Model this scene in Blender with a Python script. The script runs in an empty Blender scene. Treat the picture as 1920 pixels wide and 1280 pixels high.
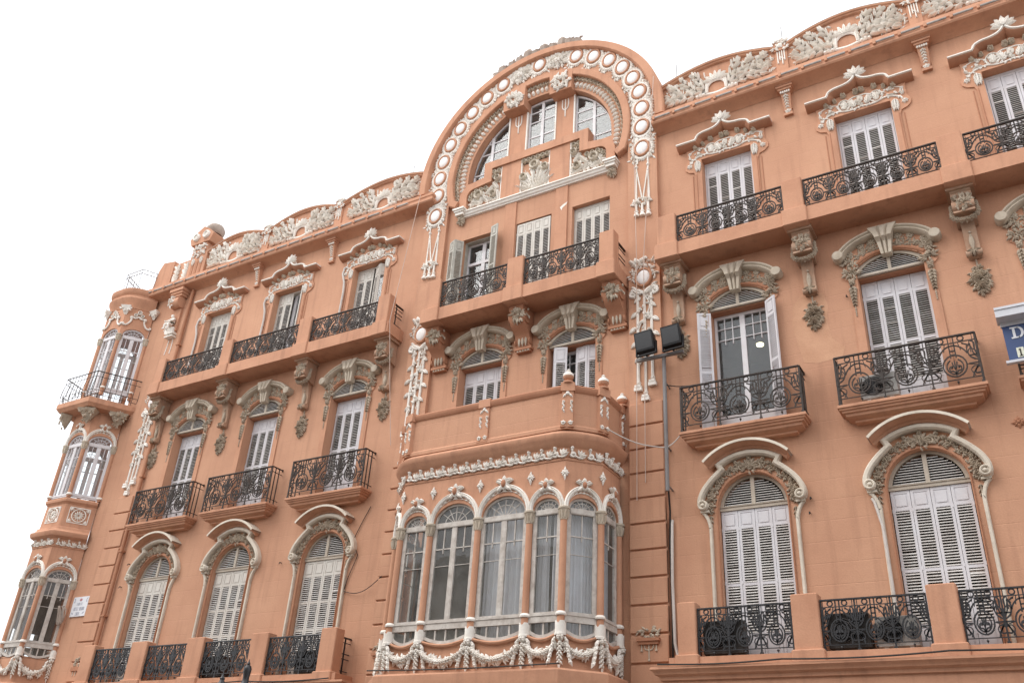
import bpy, math, random
from mathutils import Vector, Matrix
PI = math.pi
R = math.radians
random.seed(7)
S = bpy.context.scene
COL = S.collection

# ------------------------------------------------------------------ camera
cam_d = bpy.data.cameras.new("camera")
cam_d.sensor_width = 36.0
cam_d.lens = 1684.1 / 1920 * 36.0
cam_d.clip_end = 2000
cam = bpy.data.objects.new("camera", cam_d)
COL.objects.link(cam)
S.camera = cam
_yaw, _pit, _rol = -0.566078, 0.511409, 0.066948
_f = Vector((math.sin(_yaw) * math.cos(_pit), math.cos(_yaw) * math.cos(_pit), math.sin(_pit)))
_r = Vector((math.cos(_yaw), -math.sin(_yaw), 0))
_u = _r.cross(_f)
_r2 = _r * math.cos(_rol) + _u * math.sin(_rol)
_u2 = -_r * math.sin(_rol) + _u * math.cos(_rol)
_m = Matrix((_r2, _u2, -_f)).transposed().to_4x4()
_m.translation = Vector((10.9696, -17.7552, 1.6))
cam.matrix_world = _m

# ------------------------------------------------------------------ sky, sun, exposure
SUN_EL, SUN_AZ = R(52), R(224)
W = bpy.data.worlds.new("World")
S.world = W
W.use_nodes = True
nt = W.node_tree
bg = nt.nodes["Background"]
sky = nt.nodes.new("ShaderNodeTexSky")
sky.sky_type = 'NISHITA'
sky.sun_disc = False
sky.sun_elevation = SUN_EL
sky.sun_rotation = SUN_AZ
sky.air_density = 1.0
sky.dust_density = 4.0
mixw = nt.nodes.new("ShaderNodeMixRGB")
mixw.inputs[0].default_value = 0.88
mixw.inputs[2].default_value = (9.3, 9.4, 9.6, 1)      # even overcast cloud cover
nt.links.new(sky.outputs[0], mixw.inputs[1])
nt.links.new(mixw.outputs[0], bg.inputs[0])
bg.inputs[1].default_value = 0.1
sd = bpy.data.lights.new("sun", 'SUN')
sd.energy = 1.05
sd.angle = R(42)
sd.color = (1.0, 0.97, 0.93)
sun = bpy.data.objects.new("sun", sd)
COL.objects.link(sun)
# light arrives from the upper left, in front of the facade
_sd = Vector((math.sin(SUN_AZ) * math.cos(SUN_EL), math.cos(SUN_AZ) * math.cos(SUN_EL), math.sin(SUN_EL)))
sun.rotation_euler = _sd.to_track_quat('Z', 'Y').to_euler()
sun.location = (-10, -20, 30)
S.view_settings.view_transform = 'Standard'
S.view_settings.look = 'None'
S.view_settings.gamma = 1.0
S.view_settings.use_curve_mapping = False
S.view_settings.exposure = 0.92
S.render.engine = 'CYCLES'
S.cycles.use_denoising = True
S.cycles.max_bounces = 7
S.cycles.diffuse_bounces = 4
S.cycles.transparent_max_bounces = 10

# ------------------------------------------------------------------ materials
MAT = {}
def nodes(name):
    m = bpy.data.materials.new(name)
    m.use_nodes = True
    t = m.node_tree
    return m, t, t.nodes["Principled BSDF"]

def painted(name, col, var=0.10, big=0.5, fine=22.0, bump=0.25, rough=0.9, dirt=0.0, dirtcol=(0.1, 0.08, 0.06), tint=None, ashlar=False, streak=0.0, spec=0.25):
    """plaster / paint with patchy colour, streaks, grain and wear"""
    m, t, b = nodes(name)
    L = t.links
    tc = t.nodes.new("ShaderNodeTexCoord")
    geo = t.nodes.new("ShaderNodeNewGeometry")
    n1 = t.nodes.new("ShaderNodeTexNoise"); n1.inputs["Scale"].default_value = big; n1.inputs["Detail"].default_value = 6
    n1.inputs["Roughness"].default_value = 0.62
    L.new(geo.outputs["Position"], n1.inputs["Vector"])
    r1 = t.nodes.new("ShaderNodeValToRGB")
    r1.color_ramp.elements[0].position = 0.32
    r1.color_ramp.elements[1].position = 0.70
    tn = tint or (col[0] * 1.02, col[1] * 0.97, col[2] * 0.95)
    r1.color_ramp.elements[0].color = (*[c * (1 - var) for c in tn], 1)
    r1.color_ramp.elements[1].color = (*[min(.95, c * (1 + var)) for c in col], 1)
    L.new(n1.outputs["Fac"], r1.inputs[0])
    out = r1.outputs[0]
    n2 = t.nodes.new("ShaderNodeTexNoise"); n2.inputs["Scale"].default_value = fine; n2.inputs["Detail"].default_value = 4
    L.new(geo.outputs["Position"], n2.inputs["Vector"])
    if streak > 0:
        mp = t.nodes.new("ShaderNodeMapping"); mp.inputs["Scale"].default_value = (3.2, 3.2, 0.28)
        L.new(geo.outputs["Position"], mp.inputs[0])
        n3 = t.nodes.new("ShaderNodeTexNoise"); n3.inputs["Scale"].default_value = 1.6; n3.inputs["Detail"].default_value = 7
        L.new(mp.outputs[0], n3.inputs["Vector"])
        r3 = t.nodes.new("ShaderNodeValToRGB")
        r3.color_ramp.elements[0].position = 0.52; r3.color_ramp.elements[1].position = 0.74
        r3.color_ramp.elements[0].color = (0, 0, 0, 1); r3.color_ramp.elements[1].color = (streak, streak, streak, 1)
        L.new(n3.outputs["Fac"], r3.inputs[0])
        mx = t.nodes.new("ShaderNodeMixRGB")
        L.new(r3.outputs[0], mx.inputs[0]); L.new(out, mx.inputs[1])
        mx.inputs[2].default_value = (*dirtcol, 1)
        out = mx.outputs[0]
    if dirt > 0:
        n4 = t.nodes.new("ShaderNodeTexNoise"); n4.inputs["Scale"].default_value = 4.5; n4.inputs["Detail"].default_value = 8
        n4.inputs["Roughness"].default_value = 0.7
        L.new(geo.outputs["Position"], n4.inputs["Vector"])
        r4 = t.nodes.new("ShaderNodeValToRGB")
        r4.color_ramp.elements[0].position = 0.48; r4.color_ramp.elements[1].position = 0.74
        r4.color_ramp.elements[0].color = (0, 0, 0, 1); r4.color_ramp.elements[1].color = (dirt, dirt, dirt, 1)
        L.new(n4.outputs["Fac"], r4.inputs[0])
        mx = t.nodes.new("ShaderNodeMixRGB")
        L.new(r4.outputs[0], mx.inputs[0]); L.new(out, mx.inputs[1]); mx.inputs[2].default_value = (*dirtcol, 1)
        out = mx.outputs[0]
    hs = t.nodes.new("ShaderNodeMixRGB"); hs.blend_type = 'MULTIPLY'; hs.inputs[0].default_value = 0.16
    L.new(out, hs.inputs[1]); L.new(n2.outputs["Fac"], hs.inputs[2])
    L.new(hs.outputs[0], b.inputs["Base Color"])
    b.inputs["Roughness"].default_value = rough
    b.inputs["Specular IOR Level"].default_value = spec
    bp = t.nodes.new("ShaderNodeBump"); bp.inputs["Strength"].default_value = bump; bp.inputs["Distance"].default_value = 0.012
    L.new(n2.outputs["Fac"], bp.inputs["Height"])
    n5 = t.nodes.new("ShaderNodeTexNoise"); n5.inputs["Scale"].default_value = 3.5; n5.inputs["Detail"].default_value = 3
    L.new(geo.outputs["Position"], n5.inputs["Vector"])
    b5 = t.nodes.new("ShaderNodeBump"); b5.inputs["Strength"].default_value = min(.5, bump); b5.inputs["Distance"].default_value = 0.03
    L.new(n5.outputs["Fac"], b5.inputs["Height"]); L.new(b5.outputs[0], bp.inputs["Normal"])
    last = bp
    if ashlar:
        sp = t.nodes.new("ShaderNodeSeparateXYZ"); L.new(geo.outputs["Position"], sp.inputs[0])
        cb = t.nodes.new("ShaderNodeCombineXYZ")
        L.new(sp.outputs[0], cb.inputs[0]); L.new(sp.outputs[2], cb.inputs[1])
        br = t.nodes.new("ShaderNodeTexBrick")
        br.inputs["Scale"].default_value = 1.0
        br.inputs["Brick Width"].default_value = 0.92; br.inputs["Row Height"].default_value = 0.42
        br.inputs["Mortar Size"].default_value = 0.012; br.inputs["Mortar Smooth"].default_value = 0.6
        L.new(cb.outputs[0], br.inputs["Vector"])
        b2 = t.nodes.new("ShaderNodeBump"); b2.invert = True
        b2.inputs["Strength"].default_value = 0.28; b2.inputs["Distance"].default_value = 0.012
        L.new(br.outputs["Fac"], b2.inputs["Height"]); L.new(bp.outputs[0], b2.inputs["Normal"])
        last = b2
    L.new(last.outputs[0], b.inputs["Normal"])
    MAT[name] = m
    return m

TERRA = (0.575, 0.322, 0.208)
painted("terracotta_wall", TERRA, var=0.085, big=0.45, streak=0.44, dirtcol=(0.38, 0.195, 0.125), ashlar=True, tint=(0.565, 0.298, 0.190), bump=0.22, fine=30)
painted("terracotta_trim", (0.57, 0.308, 0.198), var=0.10, big=1.2, streak=0.48, dirtcol=(0.34, 0.175, 0.115), bump=0.25, fine=26)
painted("terracotta_dark", (0.45, 0.222, 0.135), var=0.08, big=1.2, streak=0.2, dirtcol=(0.25, 0.12, 0.075), bump=0.2)
painted("white_plaster", (0.90, 0.87, 0.82), var=0.05, big=3.0, fine=40, bump=0.3, dirt=0.30, dirtcol=(0.56, 0.47, 0.38), tint=(0.87, 0.81, 0.73))
painted("medallion_white", (0.90, 0.89, 0.88), var=0.06, big=2.0, fine=30, bump=0.2, dirt=0.25, dirtcol=(0.5, 0.46, 0.42))
painted("beige_plaster", (0.60, 0.525, 0.425), var=0.10, big=2.2, fine=36, bump=0.35, dirt=0.42, dirtcol=(0.30, 0.235, 0.17), tint=(0.54, 0.455, 0.36))
painted("cream_plaster", (0.72, 0.655, 0.555), var=0.08, big=2.2, fine=36, bump=0.3, dirt=0.35, dirtcol=(0.42, 0.345, 0.265), tint=(0.66, 0.58, 0.48))
painted("unit_dark_shaded", (0.055, 0.05, 0.047), var=0.2, bump=0.05, rough=0.5)  # dark grille tone and shade behind the railing, both put into the casing colour
painted("grey_plaster", (0.50, 0.425, 0.335), var=0.14, big=3.0, fine=40, bump=0.4, dirt=0.55, dirtcol=(0.23, 0.175, 0.125), tint=(0.47, 0.375, 0.285))
painted("cup_flower_plaster", (0.66, 0.60, 0.50), var=0.15, big=5.0, fine=40, bump=0.4, dirt=0.6, dirtcol=(0.22, 0.17, 0.12))
painted("shutter_white", (0.68, 0.675, 0.705), var=0.05, big=1.5, fine=60, bump=0.1, rough=0.55, dirt=0.18, dirtcol=(0.45, 0.44, 0.44), spec=0.4)
painted("shutter_cream", (0.62, 0.595, 0.545), var=0.07, big=1.5, fine=60, bump=0.1, rough=0.6, dirt=0.3, dirtcol=(0.42, 0.38, 0.32), spec=0.4)
painted("shutter_weathered", (0.50, 0.49, 0.44), var=0.14, big=4, fine=60, bump=0.25, rough=0.75, dirt=0.6, dirtcol=(0.28, 0.27, 0.23))
painted("slat_grey", (0.72, 0.70, 0.67), var=0.12, big=2.5, fine=50, bump=0.1, rough=0.7, dirt=0.35, dirtcol=(0.25, 0.22, 0.19))
painted("fanlight_beige", (0.52, 0.46, 0.38), var=0.1, big=3, fine=50, bump=0.15, rough=0.7, dirt=0.4, dirtcol=(0.28, 0.23, 0.18))
painted("old_wood_white", (0.60, 0.565, 0.52), var=0.14, big=6, fine=60, bump=0.3, rough=0.75, dirt=0.7, dirtcol=(0.26, 0.21, 0.17))
painted("window_white", (0.72, 0.71, 0.73), var=0.06, big=3, fine=60, bump=0.1, rough=0.5, dirt=0.2, dirtcol=(0.5, 0.47, 0.46), spec=0.4)
painted("curtain_cloth", (0.72, 0.72, 0.75), var=0.05, big=3, fine=90, bump=0.1)
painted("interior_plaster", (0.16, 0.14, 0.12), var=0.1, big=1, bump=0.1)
painted("wood_ceiling", (0.24, 0.18, 0.145), var=0.35, big=9, fine=60, bump=0.2, streak=0.0)
painted("iron_rust", (0.036, 0.026, 0.021), var=0.3, big=9, fine=80, bump=0.3, rough=0.6, dirt=0.5, dirtcol=(0.10, 0.055, 0.035), spec=0.4)
painted("iron_black", (0.020, 0.021, 0.025), var=0.25, big=9, fine=80, bump=0.2, rough=0.45, spec=0.5)
painted("lead_grey", (0.46, 0.44, 0.42), var=0.25, big=5, fine=60, bump=0.4, rough=0.6, dirt=0.6, dirtcol=(0.20, 0.18, 0.165))
painted("coping_grey", (0.40, 0.33, 0.28), var=0.2, big=4, fine=40, bump=0.4, dirt=0.5, dirtcol=(0.2, 0.17, 0.15))
painted("console_plaster", (0.47, 0.325, 0.235), var=0.14, big=2.5, fine=36, bump=0.35, dirt=0.5, dirtcol=(0.27, 0.20, 0.15), tint=(0.50, 0.29, 0.19))
painted("cable_black", (0.03, 0.027, 0.025), var=0.2, bump=0.05, rough=0.6)
painted("cable_white", (0.62, 0.58, 0.54), var=0.1, bump=0.05, rough=0.6, dirt=0.3)
painted("rope_pale", (0.62, 0.50, 0.43), var=0.1, bump=0.05)
painted("steel_grey", (0.22, 0.21, 0.21), var=0.2, bump=0.1, rough=0.5, dirt=0.4, dirtcol=(0.14, 0.09, 0.07))
painted("plastic_black", (0.018, 0.018, 0.020), var=0.2, bump=0.05, rough=0.5)
painted("unit_white", (0.52, 0.52, 0.50), var=0.08, bump=0.05, rough=0.5, dirt=0.3)
painted("sign_blue", (0.028, 0.060, 0.175), var=0.06, bump=0.02, rough=0.35, spec=0.5)
painted("sign_white", (0.78, 0.80, 0.84), var=0.03, bump=0.02, rough=0.4)
painted("sign_cream", (0.72, 0.74, 0.62), var=0.03, bump=0.02, rough=0.4)
painted("sign_metal", (0.55, 0.56, 0.60), var=0.1, bump=0.05, rough=0.35, spec=0.6)
painted("tile_white", (0.74, 0.76, 0.80), var=0.05, bump=0.04, rough=0.25, spec=0.5)
painted("tile_mark", (0.36, 0.37, 0.44), var=0.2, bump=0.02, rough=0.3)
painted("tile_red", (0.45, 0.22, 0.24), var=0.2, bump=0.02, rough=0.3)
painted("asphalt", (0.06, 0.058, 0.056), var=0.2, big=0.6, fine=90, bump=0.5)
painted("paving", (0.36, 0.33, 0.30), var=0.12, big=0.6, fine=40, bump=0.3)
painted("kerb_stone", (0.34, 0.33, 0.31), var=0.12, big=1, fine=40, bump=0.3)
painted("opposite_render", (0.52, 0.46, 0.38), var=0.08, big=0.4, bump=0.2)
painted("patch_plaster", (0.59, 0.340, 0.218), var=0.08, big=2.5, bump=0.3, fine=30)
painted("roof_terrace", (0.30, 0.20, 0.15), var=0.15, bump=0.2)

def glass(name, tint=(0.93, 0.96, 0.97), ior=1.5, rough=0.01, body=0.0, bodycol=(0.5, 0.5, 0.5)):
    m = bpy.data.materials.new(name); m.use_nodes = True
    t = m.node_tree; t.nodes.clear(); L = t.links
    o = t.nodes.new("ShaderNodeOutputMaterial")
    lw = t.nodes.new("ShaderNodeLayerWeight"); lw.inputs[0].default_value = 0.5
    pw = t.nodes.new("ShaderNodeMath"); pw.operation = 'POWER'; pw.inputs[1].default_value = 4.2
    L.new(lw.outputs["Facing"], pw.inputs[0])
    fr = t.nodes.new("ShaderNodeMath"); fr.operation = 'MULTIPLY_ADD'; fr.inputs[1].default_value = 0.92; fr.inputs[2].default_value = 0.055
    L.new(pw.outputs[0], fr.inputs[0])
    tr = t.nodes.new("ShaderNodeBsdfTransparent"); tr.inputs[0].default_value = (*tint, 1)
    gl = t.nodes.new("ShaderNodeBsdfGlossy"); gl.inputs["Roughness"].default_value = rough
    geo = t.nodes.new("ShaderNodeNewGeometry")
    nz = t.nodes.new("ShaderNodeTexNoise"); nz.inputs["Scale"].default_value = 1.6; nz.inputs["Detail"].default_value = 2
    L.new(geo.outputs["Position"], nz.inputs["Vector"])
    bp = t.nodes.new("ShaderNodeBump"); bp.inputs["Strength"].default_value = 0.06; bp.inputs["Distance"].default_value = 0.05
    L.new(nz.outputs["Fac"], bp.inputs["Height"]); L.new(bp.outputs[0], gl.inputs["Normal"])
    mx = t.nodes.new("ShaderNodeMixShader")
    L.new(fr.outputs[0], mx.inputs[0]); L.new(tr.outputs[0], mx.inputs[1]); L.new(gl.outputs[0], mx.inputs[2])
    last = mx
    if body > 0:   # dust film on old panes
        df = t.nodes.new("ShaderNodeBsdfDiffuse"); df.inputs[0].default_value = (*bodycol, 1)
        n2 = t.nodes.new("ShaderNodeTexNoise"); n2.inputs["Scale"].default_value = 2.5; n2.inputs["Detail"].default_value = 6
        L.new(geo.outputs["Position"], n2.inputs["Vector"])
        mu = t.nodes.new("ShaderNodeMath"); mu.operation = 'MULTIPLY'; mu.inputs[1].default_value = body * 2
        L.new(n2.outputs["Fac"], mu.inputs[0])
        m2 = t.nodes.new("ShaderNodeMixShader")
        L.new(mu.outputs[0], m2.inputs[0]); L.new(mx.outputs[0], m2.inputs[1]); L.new(df.outputs[0], m2.inputs[2])
        last = m2
    L.new(last.outputs[0], o.inputs[0])
    MAT[name] = m
glass("window_glass", body=0.05, bodycol=(0.45, 0.44, 0.42))
glass("dusty_glass", body=0.16, bodycol=(0.42, 0.42, 0.40))
def lamp_mat():
    m, t, b = nodes("lamp_glow")
    b.inputs["Emission Color"].default_value = (1, 0.90, 0.50, 1); b.inputs["Emission Strength"].default_value = 3
    MAT["lamp_glow"] = m
lamp_mat()
def flood_glass():
    m, t, b = nodes("flood_glass")
    b.inputs["Base Color"].default_value = (0.02, 0.02, 0.022, 1); b.inputs["Roughness"].default_value = 0.12
    b.inputs["Specular IOR Level"].default_value = 0.6
    MAT["flood_glass"] = m
flood_glass()

# ------------------------------------------------------------------ mesh builder
class M:
    def __init__(self):
        self.v = []; self.f = []; self.relief = False
    def add(self, vs, fs):
        o = len(self.v)
        self.v += [tuple(p) for p in vs]
        self.f += [tuple(i + o for i in q) for q in fs]
        return self
    def box(self, x0, x1, y0, y1, z0, z1):
        return self.add([(x0, y0, z0), (x1, y0, z0), (x1, y1, z0), (x0, y1, z0), (x0, y0, z1), (x1, y0, z1), (x1, y1, z1), (x0, y1, z1)],
                 [(0, 3, 2, 1), (4, 5, 6, 7), (0, 1, 5, 4), (1, 2, 6, 5), (2, 3, 7, 6), (3, 0, 4, 7)])
    def cbox(self, x0, x1, y0, y1, z0, z1, c=0.012):
        """box with chamfered vertical and front edges"""
        a = [(x0 + c, y0), (x1 - c, y0), (x1, y0 + c), (x1, y1), (x0, y1), (x0, y0 + c)]
        b = [(x0 + 2 * c, y0 + c), (x1 - 2 * c, y0 + c), (x1 - c, y0 + 2 * c), (x1 - c, y1), (x0 + c, y1), (x0 + c, y0 + 2 * c)]
        rings = [(b, z0), (a, z0 + c), (a, z1 - c), (b, z1)]
        vs = [(p[0], p[1], z) for q, z in rings for p in q]
        fs = []
        for k in range(3):
            for i in range(6):
                j = (i + 1) % 6
                fs.append((k * 6 + i, k * 6 + j, k * 6 + 6 + j, k * 6 + 6 + i))
        fs.append((5, 4, 3, 2, 1, 0)); fs.append(tuple(range(18, 24)))
        return self.add(vs, fs)
    def prism(self, poly, y0, y1, back=False):
        n = len(poly)
        vs = [(x, y0, z) for x, z in poly] + [(x, y1, z) for x, z in poly]
        fs = [tuple(range(n))] + [(i, i + n, (i + 1) % n + n, (i + 1) % n) for i in range(n)]
        if back: fs.append(tuple(range(2 * n - 1, n - 1, -1)))
        return self.add(vs, fs)
    def band(self, a, b, y0, y1, closed=False):
        """strip between two xz polylines of equal count, from y0 (front) back to y1"""
        n = len(a)
        vs = [(x, y0, z) for x, z in a] + [(x, y0, z) for x, z in b] + [(x, y1, z) for x, z in a] + [(x, y1, z) for x, z in b]
        fs = []
        for i in range(n if closed else n - 1):
            j = (i + 1) % n
            fs += [(i, j, n + j, n + i), (i, i + 2 * n, j + 2 * n, j), (n + i, n + j, 3 * n + j, 3 * n + i)]
        if not closed:
            fs += [(0, n, 3 * n, 2 * n), (n - 1, 3 * n - 1, 4 * n - 1, 2 * n - 1)]
        return self.add(vs, fs)
    def sweep(self, path, prof, closed=False, caps=True):
        """sweep a profile of (in-plane offset, y) along an xz path; offset is to the left of travel"""
        n = len(path); k = len(prof); vs = []
        for i in range(n):
            p = path[i]
            if closed: a = path[i - 1]; c = path[(i + 1) % n]
            else: a = path[max(0, i - 1)]; c = path[min(n - 1, i + 1)]
            def nrm(u, w):
                dx, dz = w[0] - u[0], w[1] - u[1]; l = math.hypot(dx, dz) or 1
                return (-dz / l, dx / l)
            if a == p: nn = nrm(p, c); sc = 1
            elif c == p: nn = nrm(a, p); sc = 1
            else:
                n1 = nrm(a, p); n2 = nrm(p, c); sx, sz = n1[0] + n2[0], n1[1] + n2[1]; l = math.hypot(sx, sz) or 1
                nn = (sx / l, sz / l); d = nn[0] * n1[0] + nn[1] * n1[1]; sc = 1 / max(0.5, d)
            for o, y in prof:
                vs.append((p[0] + nn[0] * o * sc, y, p[1] + nn[1] * o * sc))
        fs = []
        for i in range(n if closed else n - 1):
            j = (i + 1) % n
            for q in range(k - 1):
                fs.append((i * k + q, j * k + q, j * k + q + 1, i * k + q + 1))
        if caps and not closed:
            fs.append(tuple(range(k))); fs.append(tuple((n - 1) * k + q for q in range(k - 1, -1, -1)))
        return self.add(vs, fs)
    def plan(self, path, prof, closed=False, caps=True):
        """sweep a profile of (outward offset, z) along an xy path; outward is right of travel"""
        n = len(path); k = len(prof); vs = []
        for i in range(n):
            p = path[i]
            if closed: a = path[i - 1]; c = path[(i + 1) % n]
            else: a = path[max(0, i - 1)]; c = path[min(n - 1, i + 1)]
            def nrm(u, w):
                dx, dy = w[0] - u[0], w[1] - u[1]; l = math.hypot(dx, dy) or 1
                return (dy / l, -dx / l)
            if a == p: nn = nrm(p, c); sc = 1
            elif c == p: nn = nrm(a, p); sc = 1
            else:
                n1 = nrm(a, p); n2 = nrm(p, c); sx, sz = n1[0] + n2[0], n1[1] + n2[1]; l = math.hypot(sx, sz) or 1
                nn = (sx / l, sz / l); d = nn[0] * n1[0] + nn[1] * n1[1]; sc = 1 / max(0.4, d)
            for o, z in prof:
                vs.append((p[0] + nn[0] * o * sc, p[1] + nn[1] * o * sc, z))
        fs = []
        for i in range(n if closed else n - 1):
            j = (i + 1) % n
            for q in range(k - 1):
                fs.append((i * k + q, j * k + q, j * k + q + 1, i * k + q + 1))
        if caps and not closed:
            fs.append(tuple(range(k))); fs.append(tuple((n - 1) * k + q for q in range(k - 1, -1, -1)))
        return self.add(vs, fs)
    def tube(self, pts, r, n=6, caps=True):
        pts = [Vector(p) for p in pts]; k = len(pts)
        rs = r if isinstance(r, (list, tuple)) else [r] * k
        vs = []; fs = []
        up = None
        for i, p in enumerate(pts):
            d = (pts[min(k - 1, i + 1)] - pts[max(0, i - 1)])
            if d.length < 1e-9: d = Vector((0, 0, 1))
            d.normalize()
            if up is None:
                up = Vector((0, 1, 0)) if abs(d.y) < 0.9 else Vector((1, 0, 0))
            s = d.cross(up); s.normalize(); u2 = s.cross(d); up = u2
            for q in range(n):
                a = 2 * PI * (q + .5) / n
                vs.append(p + s * (math.cos(a) * rs[i]) + u2 * (math.sin(a) * rs[i]))
        for i in range(k - 1):
            for q in range(n):
                w = (q + 1) % n
                fs.append((i * n + q, i * n + w, i * n + n + w, i * n + n + q))
        if caps:
            fs.append(tuple(range(n - 1, -1, -1))); fs.append(tuple((k - 1) * n + q for q in range(n)))
        return self.add(vs, fs)
    def lathe(self, prof, cx=0, cy=0, n=12, cap=True):
        k = len(prof); vs = []; fs = []
        for r, z in prof:
            for q in range(n):
                a = 2 * PI * q / n
                vs.append((cx + r * math.cos(a), cy + r * math.sin(a), z))
        for i in range(k - 1):
            for q in range(n):
                w = (q + 1) % n
                fs.append((i * n + q, i * n + w, i * n + n + w, i * n + n + q))
        if cap:
            fs.append(tuple(range(n - 1, -1, -1))); fs.append(tuple((k - 1) * n + q for q in range(n)))
        return self.add(vs, fs)
    # ---- relief ornaments, all modelled proud of a wall at y = y0 (towards -y)
    def dome(self, x, z, rx, y0, h, rz=None, n=8, rings=2, ang=0):
        rz = rz or rx; vs = []; fs = []
        ca, sa = math.cos(ang), math.sin(ang)
        for i in range(rings + 1):
            t = i / (rings + 1) * PI / 2
            c = math.cos(t)
            for q in range(n):
                a = 2 * PI * q / n
                px, pz = rx * c * math.cos(a), rz * c * math.sin(a)
                vs.append((x + px * ca - pz * sa, y0 - h * math.sin(t), z + px * sa + pz * ca))
        vs.append((x, y0 - h, z))
        for i in range(rings):
            for q in range(n):
                w = (q + 1) % n
                fs.append((i * n + q, i * n + w, i * n + n + w, i * n + n + q))
        for q in range(n):
            fs.append((rings * n + q, rings * n + (q + 1) % n, (rings + 1) * n))
        return self.add(vs, fs)
    def ring(self, x, z, r, t, y0, h, n=12, rz=None, ang=0):
        """raised round ring"""
        self.relief = True
        rz = rz or r; vs = []; fs = []
        ca, sa = math.cos(ang), math.sin(ang)
        for q in range(n):
            a = 2 * PI * q / n
            for k, (dr, hh) in enumerate(((-t, 0), (-t * .6, h * .85), (0, h), (t * .6, h * .85), (t, 0))):
                px, pz = (r + dr) * math.cos(a), (rz + dr) * math.sin(a)
                vs.append((x + px * ca - pz * sa, y0 - hh, z + px * sa + pz * ca))
        for q in range(n):
            w = (q + 1) % n
            for k in range(4):
                fs.append((q * 5 + k, w * 5 + k, w * 5 + k + 1, q * 5 + k + 1))
        return self.add(vs, fs)
    def leaf(self, x, z, ang, L, Wd, y0, lift, n=4, curl=0.0, tip=1.0):
        vs = []; fs = []; self.relief = True
        a = ang; px, pz = x, z
        step = L / n
        for i in range(n + 1):
            t = i / n
            w = Wd * (math.sin(PI * min(1, (t * 0.86 + 0.10) ** 0.85)) ** 0.9) if t < 1 else Wd * 0.04
            h = lift * (0.55 + 0.45 * math.sin(PI * t))
            c, s = math.cos(a), math.sin(a)
            nx, nz = -s, c
            for o, hh in ((1.0, 0.0), (0.92, 0.55), (0.45, 0.95), (0, 0.62), (-0.45, 0.95), (-0.92, 0.55), (-1.0, 0.0)):
                vs.append((px + nx * w * o, y0 - h * hh * (1.0 if t < 1 else .5), pz + nz * w * o))
            a += curl / n
            px += math.cos(a) * step; pz += math.sin(a) * step
        for i in range(n):
            for q in range(6):
                fs.append((i * 7 + q, i * 7 + q + 1, i * 7 + 8 + q, i * 7 + 7 + q))
        return self.add(vs, fs)
    def sleaf(self, x, z, ang, L, Wd, y0, lift, n=3, curl=0.0):
        """small leaf, fewer faces"""
        vs = []; fs = []; self.relief = True
        a = ang; px, pz = x, z
        for i in range(n + 1):
            t = i / n
            w = Wd * math.sin(PI * min(1, t * 0.88 + 0.1)) if t < 1 else Wd * .05
            h = lift * (0.6 + 0.4 * math.sin(PI * t))
            nx, nz = -math.sin(a), math.cos(a)
            for o, hh in ((1.0, 0.0), (0.75, 0.7), (0, 1.0), (-0.75, 0.7), (-1.0, 0.0)):
                vs.append((px + nx * w * o, y0 - h * hh * (1 if t < 1 else .4), pz + nz * w * o))
            a += curl / n
            px += math.cos(a) * L / n; pz += math.sin(a) * L / n
        for i in range(n):
            for q in range(4):
                fs.append((i * 5 + q, i * 5 + q + 1, i * 5 + 6 + q, i * 5 + 5 + q))
        return self.add(vs, fs)
    def flower(self, x, z, r, y0, h, n=6, a0=0.3, core=0.34):
        for q in range(n):
            a = a0 + 2 * PI * q / n
            self.sleaf(x + r * .2 * math.cos(a), z + r * .2 * math.sin(a), a, r * .85, r * .40, y0, h * .8, n=2)
        self.dome(x, z, r * core, y0 - h * .35, h * .75, n=6, rings=1)
        return self
    def cup(self, x, z, r, y0, h, n=9, ang=0, rz=None):
        """bell flower seen from the front: thick rim round a bud"""
        self.ring(x, z, r * .78, r * .26, y0, h, n=n, rz=(rz or r) * .78, ang=ang)
        self.dome(x, z, r * .36, y0, h * .8, n=6, rings=1)
        return self
    def acanthus(self, x, z, ang, L, Wd, y0, lift, pairs=3):
        """lobed leaf: separate pointed side lobes along a midrib"""
        pairs += 1
        for k in range(pairs):
            t = (k + .15) / pairs
            bx, bz = x + math.cos(ang) * L * t * .78, z + math.sin(ang) * L * t * .78
            sp = 1.0 - .35 * t
            ln = Wd * (1.05 - .50 * abs(t - .35))
            for s in (-1, 1):
                self.sleaf(bx, bz, ang + s * sp, ln, min(.021, Wd * .13), y0 - lift * .1, lift * .75, n=3, curl=-s * .55)
        self.sleaf(x, z, ang, L, min(.024, Wd * .15), y0 - lift * .2, lift, n=4)
        return self
    def vine(self, pts, r, y0, n=5, taper=False):
        p3 = [(x, y0 - r * .5, z) for x, z in pts]
        k = len(pts)
        rs = [r * (1 - .6 * i / (k - 1)) for i in range(k)] if taper else r
        return self.tube(p3, rs, n)
    def spiral(self, x, z, r0, r1, a0, turns, thick, y0, n=14, sides=5):
        pts = []; rs = []
        for i in range(n + 1):
            t = i / n; a = a0 + turns * 2 * PI * t; r = r0 + (r1 - r0) * t
            pts.append((x + r * math.cos(a), y0 - thick * .6, z + r * math.sin(a))); rs.append(thick * (1 - .35 * t))
        self.tube(pts, rs, sides)
        return self
    def rose(self, x, z, r, y0, h, seed=0):
        rn = random.Random(seed)
        self.dome(x, z, r, y0, h * .6, n=7, rings=1)
        for q in range(5):
            a = q * 2 * PI / 5 + rn.random()
            self.dome(x + r * .52 * math.cos(a), z + r * .52 * math.sin(a), r * .42, y0 - h * .3, h * .55, n=5, rings=1)
        self.dome(x, z, r * .34, y0 - h * .5, h * .55, n=5, rings=1)
        return self
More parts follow.
